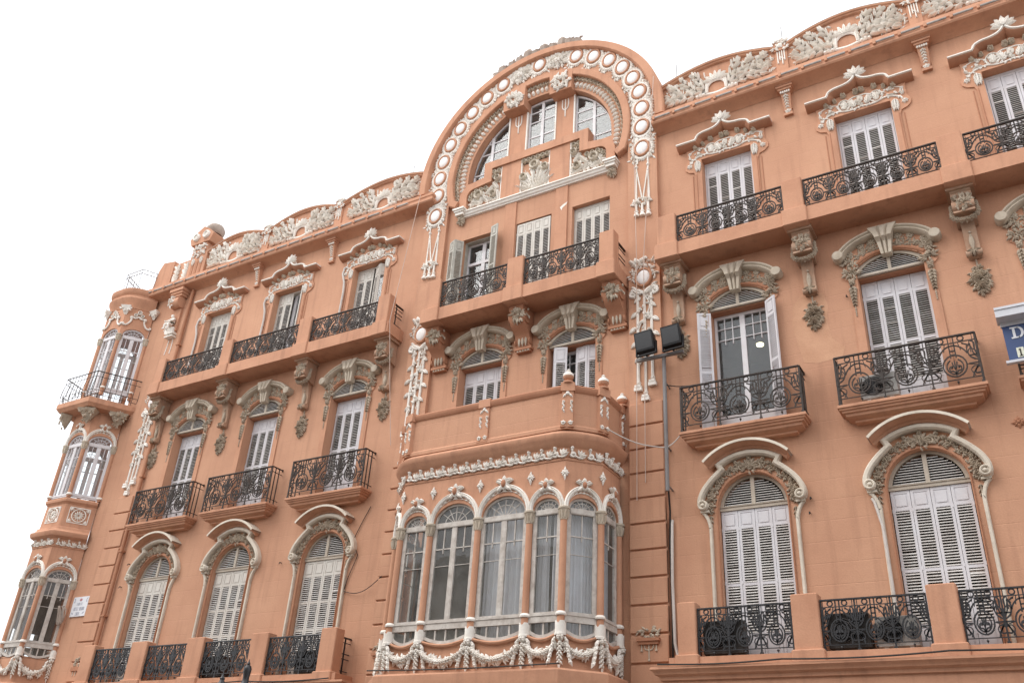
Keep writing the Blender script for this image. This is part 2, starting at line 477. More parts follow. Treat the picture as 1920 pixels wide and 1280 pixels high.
    def cluster(self, x, z, rx, rz, y0, h, k, seed, leafy=0.6, size=0.05):
        rn = random.Random(seed)
        for i in range(k):
            a = rn.random() * 2 * PI; q = math.sqrt(rn.random())
            px, pz = x + rx * q * math.cos(a), z + rz * q * math.sin(a)
            hh = h * (1.15 - .6 * q)
            if rn.random() < leafy:
                self.sleaf(px, pz, a + rn.uniform(-.7, .7), size * rn.uniform(1.6, 2.6), size * rn.uniform(.45, .7), y0 - hh * .25, hh * .8, n=2, curl=rn.uniform(-.6, .6))
            else:
                self.rose(px, pz, size * rn.uniform(.7, 1.0), y0 - hh * .2, hh, seed=seed * 31 + i)
        return self
    def mirror(self):
        """add the x-mirrored copy"""
        o = len(self.v)
        self.v += [(-x, y, z) for x, y, z in self.v]
        self.f += [tuple(i + o for i in reversed(q)) for q in self.f]
        return self
    def shift(self, dx=0, dy=0, dz=0):
        self.v = [(x + dx, y + dy, z + dz) for x, y, z in self.v]; return self
    def mesh(self, name, mat, smooth=38):
        if self.relief and smooth: smooth = min(smooth, 27)
        me = bpy.data.meshes.new(name)
        me.from_pydata(self.v, [], self.f)
        me.materials.append(MAT[mat])
        if smooth:
            me.polygons.foreach_set("use_smooth", [True] * len(me.polygons))
            me.set_sharp_from_angle(angle=R(smooth))
        me.update()
        return me

NOBJ = 0
def put(name, me, parent=None, loc=(0, 0, 0), rz=0, label=None, rx=0, ry=0, sc=None):
    o = bpy.data.objects.new(name, me)
    COL.objects.link(o)
    o.location = loc
    o.rotation_euler = (rx, ry, rz)
    if sc: o.scale = sc
    if parent: o.parent = parent
    if label: o["label"] = label
    return o
def part(name, m, mat, parent, loc=(0, 0, 0), rz=0, label=None, smooth=38):
    return put(name, m.mesh(name, mat, smooth), parent, loc, rz, label)
def thing(name, label, cat, loc=(0, 0, 0), rz=0, group=None):
    o = put(name, None, None, loc, rz, label)
    o["category"] = cat
    if group: o["group"] = group
    return o
def tag(o, label, cat, group=None, kind=None):
    o["label"] = label; o["category"] = cat
    if group: o["group"] = group
    if kind: o["kind"] = kind
    return o
def struct(name, m, mat, label=None):
    o = part(name, m, mat, None); o["kind"] = "structure"
    return o
def dup(o, parent, loc=None, rz=None, sc=None):
    c = o.copy(); COL.objects.link(c); c.parent = parent
    if loc is not None: c.location = loc
    if rz is not None: c.rotation_euler = (0, 0, rz)
    if sc: c.scale = sc
    for ch in o.children: 
        d = ch.copy(); COL.objects.link(d); d.parent = c
    return c
def arc(cx, cz, r, a0, a1, n, rz=None):
    rz = rz or r
    return [(cx + r * math.cos(R(a0 + (a1 - a0) * i / n)), cz + rz * math.sin(R(a0 + (a1 - a0) * i / n))) for i in range(n + 1)]
def smoothpath(pts, k=4):
    """Catmull-Rom through 2-D points"""
    out = []
    n = len(pts)
    for i in range(n - 1):
        p0, p1, p2, p3 = pts[max(0, i - 1)], pts[i], pts[i + 1], pts[min(n - 1, i + 2)]
        for j in range(k):
            t = j / k
            out.append(tuple(0.5 * (2 * p1[c] + (p2[c] - p0[c]) * t + (2 * p0[c] - 5 * p1[c] + 4 * p2[c] - p3[c]) * t * t + (3 * p1[c] - p0[c] - 3 * p2[c] + p3[c]) * t ** 3) for c in range(len(p1))))
    out.append(tuple(pts[-1]))
    return out
def mir(pts):
    """left half path (x<0, ending near x=0) -> full path"""
    return pts + [(-x, z) for x, z in reversed(pts) if abs(x) > 1e-6]

# ------------------------------------------------------------------ the building
XC = 0.13
RW = [5.85, 9.23, 12.50]
LW = [-5.85, -9.31, -12.63]
B = thing("ornate_building", "terracotta coloured corner building with cream floral plasterwork, iron balconies and a great horseshoe arched gable", "building")

def wall_panel(m, xl, xr, z0, z1, xc, hw, zb, top, y=0.0, depth=0.42):
    q = lambda *p: m.add([(a, y, c) for a, c in p], [tuple(range(len(p)))])
    L, Rr = xc - hw, xc + hw
    q((xl, z0), (L, z0), (L, z1), (xl, z1))
    q((Rr, z0), (xr, z0), (xr, z1), (Rr, z1))
    if zb > z0: q((L, z0), (Rr, z0), (Rr, zb), (L, zb))
    tp = [(xc + a, c) for a, c in top]
    for a, b in zip(tp, tp[1:]): q(a, b, (b[0], z1), (a[0], z1))
    loop = [(L, zb)] + tp + [(Rr, zb)]
    n = len(loop)
    m.add([(a, y, c) for a, c in loop] + [(a, y + depth, c) for a, c in loop], [(i, i + n, (i + 1) % n + n, (i + 1) % n) for i in range(n)])

TOP1 = arc(0, 8.03, 0.73, 180, 0, 20)
_r2 = (0.68 ** 2 + 0.28 ** 2) / (2 * 0.28)
_h2 = math.degrees(math.asin(0.68 / _r2))
TOP2 = arc(0, 13.42 - _r2, _r2, 90 + _h2, 90 - _h2, 14)
TOP3 = [(-0.65, 17.56), (0.65, 17.56)]
m = M()
def wing(m, wins, bounds):
    for xw, (xl, xr) in zip(wins, bounds):
        wall_panel(m, xl, xr, 0.0, 9.4, xw, 0.73, 4.92, TOP1)
        wall_panel(m, xl, xr, 9.4, 14.0, xw, 0.68, 9.78, TOP2)
        wall_panel(m, xl, xr, 14.0, 20.4, xw, 0.65, 14.66, TOP3)
wing(m, RW, [(3.4, 7.54), (7.54, 10.85), (10.85, 14.1)])
m.add([(14.1, 0, 0), (17, 0, 0), (17, 0, 20.4), (14.1, 0, 20.4)], [(0, 1, 2, 3)])
wing(m, [LW[2], LW[1], LW[0]], [(-14.3, -10.97), (-10.97, -7.58), (-7.58, -3.3)])
m.add([(-16.45, 0, 0), (-14.3, 0, 0), (-14.3, 0, 20.4), (-16.45, 0, 20.4)], [(0, 1, 2, 3)])
m.add([(-16.45, 0, 0), (-16.45, 0, 20.4), (-16.45, 9, 20.4), (-16.45, 9, 0)], [(0, 1, 2, 3)])
m.add([(17, 0, 0), (17, 9, 0), (17, 9, 20.4), (17, 0, 20.4)], [(0, 1, 2, 3)])
# centre bay: second and third floor
wall_panel(m, XC - 3.3, XC, 0.0, 14.2, XC - 1.38, 0.68, 9.78, TOP2)
wall_panel(m, XC, XC + 3.3, 0.0, 14.2, XC + 1.38, 0.68, 9.78, TOP2)
C3 = [XC - 1.83, XC + 0.02, XC + 1.84]
for xw, (a, b) in zip(C3, [(XC - 3.3, XC - 0.9), (XC - 0.9, XC + 0.93), (XC + 0.93, XC + 3.3)]):
    wall_panel(m, a, b, 14.2, 18.2, xw, 0.58, 14.60, [(-0.58, 17.34), (0.58, 17.34)])
part("wall", m, "terracotta_wall", B, smooth=None)
m = M()
m.add([(-16.4, 9, 0), (17, 9, 0), (17, 9, 20.4), (-16.4, 9, 20.4)], [(3, 2, 1, 0)])
part("wall", m, "terracotta_wall", B, smooth=None)
m = M(); m.box(-16.35, 16.9, 0.1, 8.9, 19.2, 19.5)
part("roof", m, "roof_terrace", B, smooth=None)
# dark rooms behind the windows
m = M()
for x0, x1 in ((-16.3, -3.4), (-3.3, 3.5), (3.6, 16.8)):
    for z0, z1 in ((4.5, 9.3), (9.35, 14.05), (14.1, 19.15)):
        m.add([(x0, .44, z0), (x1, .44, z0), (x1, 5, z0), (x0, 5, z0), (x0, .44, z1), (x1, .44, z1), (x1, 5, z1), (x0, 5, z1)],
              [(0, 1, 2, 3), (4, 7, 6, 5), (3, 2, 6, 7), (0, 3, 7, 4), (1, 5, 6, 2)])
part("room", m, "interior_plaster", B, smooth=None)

# ---- shutters
_sh = {}
def mesh2(name, m1, a1, m2, a2, smooth=38):
    k = len(m1.f); mm = M(); mm.add(m1.v, m1.f); mm.add(m2.v, m2.f)
    me = mm.mesh(name, a1, smooth)
    me.materials.append(MAT[a2])
    me.polygons.foreach_set("material_index", [0] * k + [1] * (len(mm.f) - k))
    return me
def shutter(w, h, layout, mat, slat, seed=0, broken=0):
    key = (round(w, 3), round(h, 3), tuple(layout), mat, slat, seed)
    if key in _sh: return _sh[key]
    rn = random.Random(seed)
    fr = M(); sl = M()
    st = 0.055; T = 0.018
    g = 0.004
    fr.box(g, st, -T, T, 0, h); fr.box(w - st, w - g, -T, T, 0, h)
    tot = sum(a for _, a in layout)
    z = h; rail = 0.06
    fr.box(st, w - st, -T, T, h - rail, h)
    z -= rail
    usable = h - rail - rail * len(layout)
    for kind, a in layout:
        hh = usable * a / tot
        z1, z0 = z, z - hh
        if kind == 'p':
            fr.box(st, w - st, -T * .4, T * .4, z0, z1)
            fr.box(st + .028, w - st - .028, -T * 1.15, T * 1.15, z0 + .03, z1 - .03)
        else:
            n = max(3, int(hh / 0.052)); s = hh / n
            fixed = rn.random() < .8
            for i in range(n):
                zc = z0 + (i + .5) * s
                if rn.random() < broken: continue
                an = R(33) + rn.uniform(-.05, .05)
                if rn.random() < .025: an = R(rn.choice([8, 62]))
                dy, dz = 0.033 * math.cos(an), 0.033 * math.sin(an); t = .005
                x0, x1 = st - .003, w - st + .003
                sl.add([(x0, -dy, zc - dz - t), (x1, -dy, zc - dz - t), (x1, dy, zc + dz - t), (x0, dy, zc + dz - t),
                        (x0, -dy, zc - dz + t), (x1, -dy, zc - dz + t), (x1, dy, zc + dz + t), (x0, dy, zc + dz + t)],
                       [(0, 3, 2, 1), (4, 5, 6, 7), (0, 1, 5, 4), (2, 3, 7, 6)])
        fr.box(st, w - st, -T, T, z0 - rail, z0)
        z = z0 - rail
    # hinge plates
    for q in (.12, .5, .86):
        fr.box(-.003, .022, -T - .006, -T, h * q, h * q + .07)
    me = mesh2("shutter", fr, mat, sl, slat, None)
    _sh[key] = me
    return me
def shutters(par, xc, y, hw, zb, zt, mat, slat, layout, fold=((0, 0), (0, 0)), seed=1, n=4):
    """two folding pairs; fold = (outer, inner) leaf angles in degrees, 0 = shut, for left and right"""
    w = hw * 2 / n; h = zt - zb
    for side, s in ((0, 1), (1, -1)):
        px, py = xc - s * hw, y
        for k in range(n // 2):
            a = R(fold[side][min(k, 1)])
            dx, dy = s * math.cos(a), -math.sin(a)
            put("shutter", shutter(w, h, layout, mat, slat, seed + k + side * 2), par, (px, py, zb), math.atan2(dy, dx), sc=(1, s, 1))
            px += dx * w; py += dy * w
LAY_R = [('p', .9), ('l', 3.6), ('l', 3.0), ('p', 1.5)]
LAY_L = [('p', .9), ('l', 1.9), ('l', 1.9), ('l', 1.9), ('p', 1.4)]
LAY_2 = [('p', 1.0), ('l', 3.4), ('l', 2.6), ('p', 1.6)]
LAY_3 = [('p', .9), ('l', 3.2), ('l', 2.4), ('p', 1.4)]

def fan_louvre(par, xc, y, hw, z0, topfn, mat, split=True, gap=0.05):
    """horizontal slats filling an arched head, left and right of a mullion"""
    for s in (-1, 1):
        m = M(); z = z0 + .03
        while True:
            hh = topfn(z + .03)
            if hh is None or hh < .12: break
            a, b = (.035, hh - .015)
            x0, x1 = (xc - b, xc - a) if s < 0 else (xc + a, xc + b)
            an = R(30); dy, dz = .028 * math.cos(an), .028 * math.sin(an); t = .005
            m.add([(x0, y - dy, z - dz - t), (x1, y - dy, z - dz - t), (x1, y + dy, z + dz - t), (x0, y + dy, z + dz - t),
                   (x0, y - dy, z - dz + t), (x1, y - dy, z - dz + t), (x1, y + dy, z + dz + t), (x0, y + dy, z + dz + t)],
                  [(0, 3, 2, 1), (4, 5, 6, 7), (0, 1, 5, 4), (2, 3, 7, 6), (0, 4, 7, 3), (1, 2, 6, 5)])
            z += gap
        part("louvre", m, mat, par, smooth=None)

def glazed_door(par, xc, y, hw, zb, zt, mat="window_white", bars=True, transom=None, gmat="window_glass"):
    fr = M()
    t = .03
    fr.box(xc - hw, xc - hw + .06, y - t, y + t, zb, zt); fr.box(xc + hw - .06, xc + hw, y - t, y + t, zb, zt)
    fr.box(xc - hw + .06, xc + hw - .06, y - t, y + t, zt - .08, zt); fr.box(xc - hw + .06, xc + hw - .06, y - t, y + t, zb, zb + .5)
    fr.box(xc - .06, xc + .06, y - t - .01, y + t, zb + .5, zt - .08)
    zz = zt - .08
    if transom:
        fr.box(xc - hw + .06, xc + hw - .06, y - t - .015, y + t, transom, transom + .09)
    if bars:
        for s in (-1, 1):
            c0, c1 = (xc - hw + .06, xc - .06) if s < 0 else (xc + .06, xc + hw - .06)
            for q in (1, 2):
                xx = c0 + (c1 - c0) * q / 3
                fr.box(xx - .009, xx + .009, y - t - .002, y + t, zt - .78, zt - .08)
            for q in (.36, .66):
                fr.box(c0, c1, y - t - .004, y + t * .9, zt - q - .009, zt - q + .009)
    part("door_frame", fr, mat, par, smooth=None)
    g = M(); g.box(xc - hw + .05, xc - .05, y - .004, y + .004, zb + .5, zt - .07); part("pane", g, gmat, par, smooth=None)
    g = M(); g.box(xc + .05, xc + hw - .05, y - .004, y + .004, zb + .5, zt - .07); part("pane", g, gmat, par, smooth=None)

# ---- first floor arched windows and hoods
def f1_hood():
    # root part: outer curved cornice
    rr = (0.92 ** 2 + 0.38 ** 2) / (2 * 0.38); ha = math.degrees(math.asin(0.92 / rr))
    path = arc(0, 9.41 - rr, rr, 90 + ha, 90 - ha, 22)
    m = M(); m.sweep(path, [(0.0, .03), (0.0, -.34), (-.055, -.345), (-.06, -.30), (-.085, -.25), (-.10, -.16), (-.15, -.13), (-.17, .03)])
    hood = put("arched_hood", m.mesh("arched_hood", "terracotta_trim"), None)
    m = M(); m.sweep(path, [(.012, .02), (.012, -.36), (-.045, -.365), (-.048, .02)])
    part("hood_edge", m, "cream_plaster", hood)
    # eared frame with scrolls
    left = [(-1.02, 8.02), (-1.115, 8.12), (-1.12, 8.26), (-1.06, 8.42), (-.96, 8.57), (-.80, 8.74), (-.63, 8.885)]
    left = smoothpath(left, 3)
    topp = [(-.70, 9.005), (-.48, 9.125), (-.25, 9.195), (0, 9.225)]
    path2 = left + smoothpath(topp, 3)
    path2 = mir(path2)
    m = M(); m.sweep(path2, [(0.02, .02), (0.02, -.13), (-.01, -.165), (-.065, -.165), (-.095, -.12), (-.095, .02)])
    for s in (-1, 1):
        x = s * 1.02
        m.dome(x, 8.13, .115, .0, .16, n=14, rings=2)
        m.ring(x, 8.13, .085, .03, -.115, .075, n=14)
        m.dome(x - s * .01, 8.125, .05, -.15, .07, n=10)
        # bracket under the scroll running into a thin strip
        bp = smoothpath([(s * 1.06, 8.0), (s * 1.00, 7.94), (s * .94, 7.82), (s * .905, 7.66), (s * .90, 7.4), (s * .90, 4.92)], 3)
        if s > 0: bp = bp
        m.sweep(bp, [(.035, .02), (.035, -.05), (.02, -.075), (-.02, -.075), (-.035, -.05), (-.035, .02)])
        m.box(s * 1.0 - .09, s * 1.0 + .09, -.10, .01, 7.985, 8.03)
    part("scroll_frame", m, "cream_plaster", hood, label="cream scrolled frame of the arched window")
    # roll round the opening
    jamb = [(-.775, 4.92)] + arc(0, 8.03, .775, 180, 0, 22) + [(.775, 4.92)]
    m = M(); m.sweep(jamb, [(-.008, .01), (-.010, -.03), (-.022, -.042), (-.036, -.035), (-.044, -.02), (-.044, .01)])
    part("arch_roll", m, "terracotta_dark", hood)
    # floral relief
    m = M(); rn = random.Random(3)
    for k in range(-7, 8):
        a = 90 + k * 12.5; r = .905
        x, z = r * math.cos(R(a)), 8.05 + r * math.sin(R(a)) * 1.0
        if abs(k) >= 1:
            rr2 = .965 if abs(k) < 4 else .93
            m.rose(rr2 * math.cos(R(a)) * (1.0), 8.05 + rr2 * math.sin(R(a)), .052, -.005, .075, seed=k + 50)
        for q in range(20):
            aa = R(a + rn.uniform(-7, 7)); r3 = rn.uniform(.79, .97)
            m.sleaf(r3 * math.cos(aa), 8.05 + r3 * math.sin(aa), aa + rn.uniform(-1.6, 1.6), rn.uniform(.06, .11), .022, -.005, rn.uniform(.035, .065), n=2, curl=rn.uniform(-.8, .8))
        m.spiral(.87 * math.cos(R(a + 6)), 8.05 + .87 * math.sin(R(a + 6)), .042, .012, R(a), 1.1, .015, -.01, n=8, sides=4)
    # crest
    for s in (-1, 1):
        m.vine(smoothpath([(0, 8.86), (s * .10, 8.97), (s * .22, 9.0), (s * .30, 8.96)], 3), .022, -.02)
        m.spiral(s * .17, 8.90, .07, .02, R(90), s * -1.1, .02, -.02, n=10)
        m.sleaf(s * .24, 9.0, R(90 - s * 50), .12, .03, -.02, .06)
        m.rose(s * .30, 9.03, .045, -.01, .07, seed=s + 9)
        m.sleaf(s * .05, 8.95, R(90 - s * 22), .14, .03, -.02, .06)
        m.acanthus(s * .885, 7.93, R(-92 - s * 0), .30, .10, 0, .05, 2)
    m.rose(0, 9.10, .055, -.01, .09, seed=4); m.acanthus(0, 8.82, R(90), .26, .16, -.01, .07, 3)
    m.cluster(0, 8.90, .22, .09, -.005, .07, 26, 5, .7, .045)
    for s in (-1, 1):
        m.cluster(s * .84, 8.28, .05, .16, -.005, .06, 14, 8 + s, .6, .04)
    part("flower_relief", m, "grey_plaster", hood)
    return hood
H1 = f1_hood()
def f1_window(xw, wing):
    fr = M(); y = .14
    # arched frame ring and mullion and transom
    a = arc(0, 8.05, .725, 180, 0, 20); b = arc(0, 8.05, .655, 180, 0, 20)
    fr.band(a, b, y - .03, y + .03)
    fr.box(-.04, .04, y - .045, y + .03, 8.12, 8.70)
    fr.box(-.725, .725, y - .05, y + .04, 8.03, 8.115)
    fr.box(-.722, .722, y - .07, y - .05, 8.10, 8.118)
    w = part("window", fr, "fanlight_beige", B, (xw, 0, 0))
    fan_louvre(w, 0, y, .655, 8.13, lambda z: math.sqrt(max(0, .66 ** 2 - (z - 8.05) ** 2)) if z < 8.69 else None, "slat_grey", gap=.052)
    if wing == 'R': shutters(w, 0, y + .0, .715, 4.93, 8.025, "shutter_white", "slat_grey", LAY_R, seed=11)
    else: shutters(w, 0, y + .0, .715, 4.93, 8.025, "shutter_cream", "slat_grey", LAY_L, seed=21)
    return w
first = True
for xw in RW + LW:
    if first: H1.parent = B; H1.location = (xw, 0, 0); first = False
    else: dup(H1, B, (xw, 0, 0))
    f1_window(xw, 'R' if xw > 0 else 'L')

# ---- second floor segmental windows and hoods
def f2_hood():
    path = smoothpath([(-1.03, 13.47), (-.95, 13.60), (-.80, 13.73), (-.60, 13.84), (-.30, 13.93), (0, 13.96)], 4)
    path = mir(path)
    m = M(); m.sweep(path, [(.02, .02), (.02, -.16), (0, -.215), (-.04, -.23), (-.06, -.20), (-.07, -.185), (-.08, -.20), (-.11, -.215), (-.14, -.18), (-.155, -.10), (-.16, .02)])
    for s in (-1, 1):
        c = (s * 1.0, 13.47); n = 14
        # cylinder end, axis pointing out of the wall
        vs = []; fs = []
        for yy, rr in ((.02, .125), (-.20, .125), (-.235, .11), (-.245, .06), (-.245, 0.0001)):
            for q in range(n):
                a = 2 * PI * q / n; vs.append((c[0] + rr * math.cos(a), yy, c[1] + rr * math.sin(a)))
        for i in range(4):
            for q in range(n):
                w = (q + 1) % n; fs.append((i * n + q, i * n + w, i * n + n + w, i * n + n + q))
        m.add(vs, fs)
    hood = put("segmental_hood", m.mesh("segmental_hood", "beige_plaster"), None)
    # fluted keystone
    m = M()
    def key(y_front, hws):
        pass
    prof = [(13.98, .30, .24), (13.90, .27, .27), (13.80, .21, .27), (13.66, .165, .30), (13.62, .155, .24), (13.58, .15, .20), (13.28, .105, .17)]
    nfl = 13
    vs = []; fs = []
    for z, hw, d in prof:
        for i in range(nfl):
            t = -1 + 2 * i / (nfl - 1)
            groove = .055 if i in (4, 8) and z < 13.93 else 0
            vs.append((hw * t, -d + groove, z))
        vs += [(hw, .02, z), (-hw, .02, z)]
    k = nfl + 2
    for i in range(len(prof) - 1):
        for q in range(k):
            w = (q + 1) % k; fs.append((i * k + w, i * k + q, i * k + k + q, i * k + k + w))
    fs.append(tuple(range(k))); fs.append(tuple((len(prof) - 1) * k + q for q in range(k - 1, -1, -1)))
    m.add(vs, fs)
    part("keystone", m, "beige_plaster", hood, smooth=30)
    # backing plate and roll of the arch
    pl = M()
    plate = [(-.92, 13.5), (-.86, 13.35), (-.90, 13.2), (-.97, 13.05), (-.93, 12.9), (-.86, 12.82), (-.86, 9.80), (-.684, 9.80)] + [(a, z) for a, z in TOP2]
    pl.prism([(-.92, 13.52), (-.85, 13.35), (-.88, 13.2), (-.97, 13.06), (-.95, 12.93), (-.86, 12.84), (-.86, 9.80), (-.684, 9.80), (-.684, 13.14), (-.60, 13.24), (-.60, 13.80)], -.03, .01)
    pl.mirror()
    t2 = [(a, z + .002) for a, z in TOP2 if abs(a) < .601]
    pl.prism([(-.60, 13.80)] + [(-.60, 13.24)] + t2 + [(.60, 13.24), (.60, 13.80), (0, 13.92)], -.0305, .01)
    part("surround", pl, "terracotta_trim", hood)
    m = M(); pth = [(a * 1.07, z + .045) for a, z in TOP2]
    m.sweep(pth, [(.04, .0), (.03, -.055), (0, -.07), (-.03, -.055), (-.042, .0)])
    part("arch_roll", m, "terracotta_dark", hood)
    # flowers
    rn = random.Random(12)
    for s in (-1, 1):
        m = M(); m.vine(smoothpath([(s * .80, 12.96), (s * .78, 13.30), (s * .52, 13.46), (s * .24, 13.50)], 4), .012, -.03)
        for q in range(46):
            t = rn.random(); xx = .16 + .66 * t; zz = 13.50 - .30 * t * t + rn.uniform(-.02, .22 - .06 * t)
            m.sleaf(s * xx, zz, rn.uniform(0, 6.28), rn.uniform(.06, .10), .020, -.03, rn.uniform(.025, .045), n=2, curl=rn.uniform(-.8, .8))
        for i, (x, z) in enumerate(((.78, 13.53), (.52, 13.68), (.28, 13.745))):
            fm = M(); fm.flower(0, 0, .092, -.03, .06, n=8, a0=i); part("flower", fm, "beige_plaster", hood, (s * x, 0, z))
            m.vine([(s * x, z - .08), (s * (x - .01), z - .2), (s * (x - .03), z - .28)], .010, -.03)
            for q in range(11):
                m.sleaf(s * (x + rn.uniform(-.09, .09)), z - rn.uniform(.14, .27), R(90 + rn.uniform(-75, 75)), .10, .026, -.03, .04, n=2, curl=rn.uniform(-.6, .6))
        m.cluster(s * .80, 13.30, .10, .13, -.03, .07, 16, 3 + s, .75, .05)
        m.cluster(s * .80, 13.04, .16, .08, -.03, .08, 18, 13 + s, .8, .055)
        for q in range(3):
            m.spiral(s * (.72 + .10 * q), 13.02 + .03 * q, .05, .015, 0, s * 1.0, .018, -.04, n=8)
        m.acanthus(s * .90, 13.36, R(90 + s * 15), .22, .09, -.03, .06, 2)
        part("leaf_relief", m, "grey_plaster", hood)
    for s in (-1, 1):
        m = M(); x = s * .80
        m.vine([(x, 12.85), (x, 12.4), (x, 11.94)], .012, -.03)
        m.rose(x, 12.78, .07, -.03, .09, seed=3); m.sleaf(x, 12.80, R(60), .13, .04, -.03, .07); m.sleaf(x, 12.80, R(120), .13, .04, -.03, .07)
        for i in range(6):
            z = 12.68 - i * .085; w = 1 - i * .10
            for t in (-1, 1):
                m.sleaf(x + t * .01, z, R(-90 + t * 52), .135 * w, .04 * w, -.03, .06, n=3, curl=-t * .6)
            m.dome(x, z - .02, .03 * w, -.05, .04, n=6, rings=1)
        for i in range(4): m.dome(x, 12.12 - i * .055, .026 - .004 * i, -.03, .03, n=6, rings=1)
        part("drop_ornament", m, "grey_plaster", hood)
    return hood
H2 = f2_hood()
def f2_window(xw, kind='shut'):
    fr = M(); y = .06
    a = TOP2; b = [(x * .90, 12.99 + (z - 12.99) * .80) for x, z in TOP2]
    b = [(x * .91, z - .055) for x, z in TOP2]
    fr.band([(x * .995, z - .004) for x, z in a], b, y - .03, y + .03)
    fr.box(-.035, .035, y - .04, y + .03, 12.97, 13.38)
    fr.box(-.677, .677, y - .045, y + .03, 12.93, 12.985)
    fr.box(-.675, -.62, y - .028, y + .03, 12.985, 13.12); fr.box(.62, .675, y - .028, y + .03, 12.985, 13.12)
    w = part("window", fr, "fanlight_beige", B, (xw, 0, 0))
    m = M(); m.box(-.678, .678, y + .03, .418, 12.90, 12.96)
    part("lintel", m, "terracotta_dark", w, smooth=None)
    rr = _r2 - .06
    fan_louvre(w, 0, y, .6, 12.985, lambda z: min(.61, math.sqrt(max(0, rr ** 2 - (z - (13.42 - _r2)) ** 2))) if z < 13.345 else None, "slat_grey", gap=.046)
    if kind == 'shut': shutters(w, 0, .30, .672, 9.80, 12.895, "shutter_white", "slat_grey", LAY_2, seed=31)
    elif kind == 'open':
        shutters(w, 0, .02, .66, 9.80, 12.86, "shutter_white", "shutter_white", LAY_2, fold=((150, -27), (140, -37)), seed=35)
        glazed_door(w, 0, .33, .672, 9.80, 12.895)
    elif kind == 'ajar':
        shutters(w, 0, .28, .672, 9.80, 12.895, "shutter_white", "slat_grey", LAY_2, fold=((58, -18), (12, -6)), seed=39)
        glazed_door(w, 0, .38, .672, 9.80, 12.895)
    return w
first = True
kinds = {RW[0]: 'open', XC + 1.38: 'ajar'}
for xw in RW + LW + [XC - 1.38, XC + 1.38]:
    if first: H2.parent = B; H2.location = (xw, 0, 0); first = False
    else: dup(H2, B, (xw, 0, 0))
    f2_window(xw, kinds.get(xw, 'shut'))

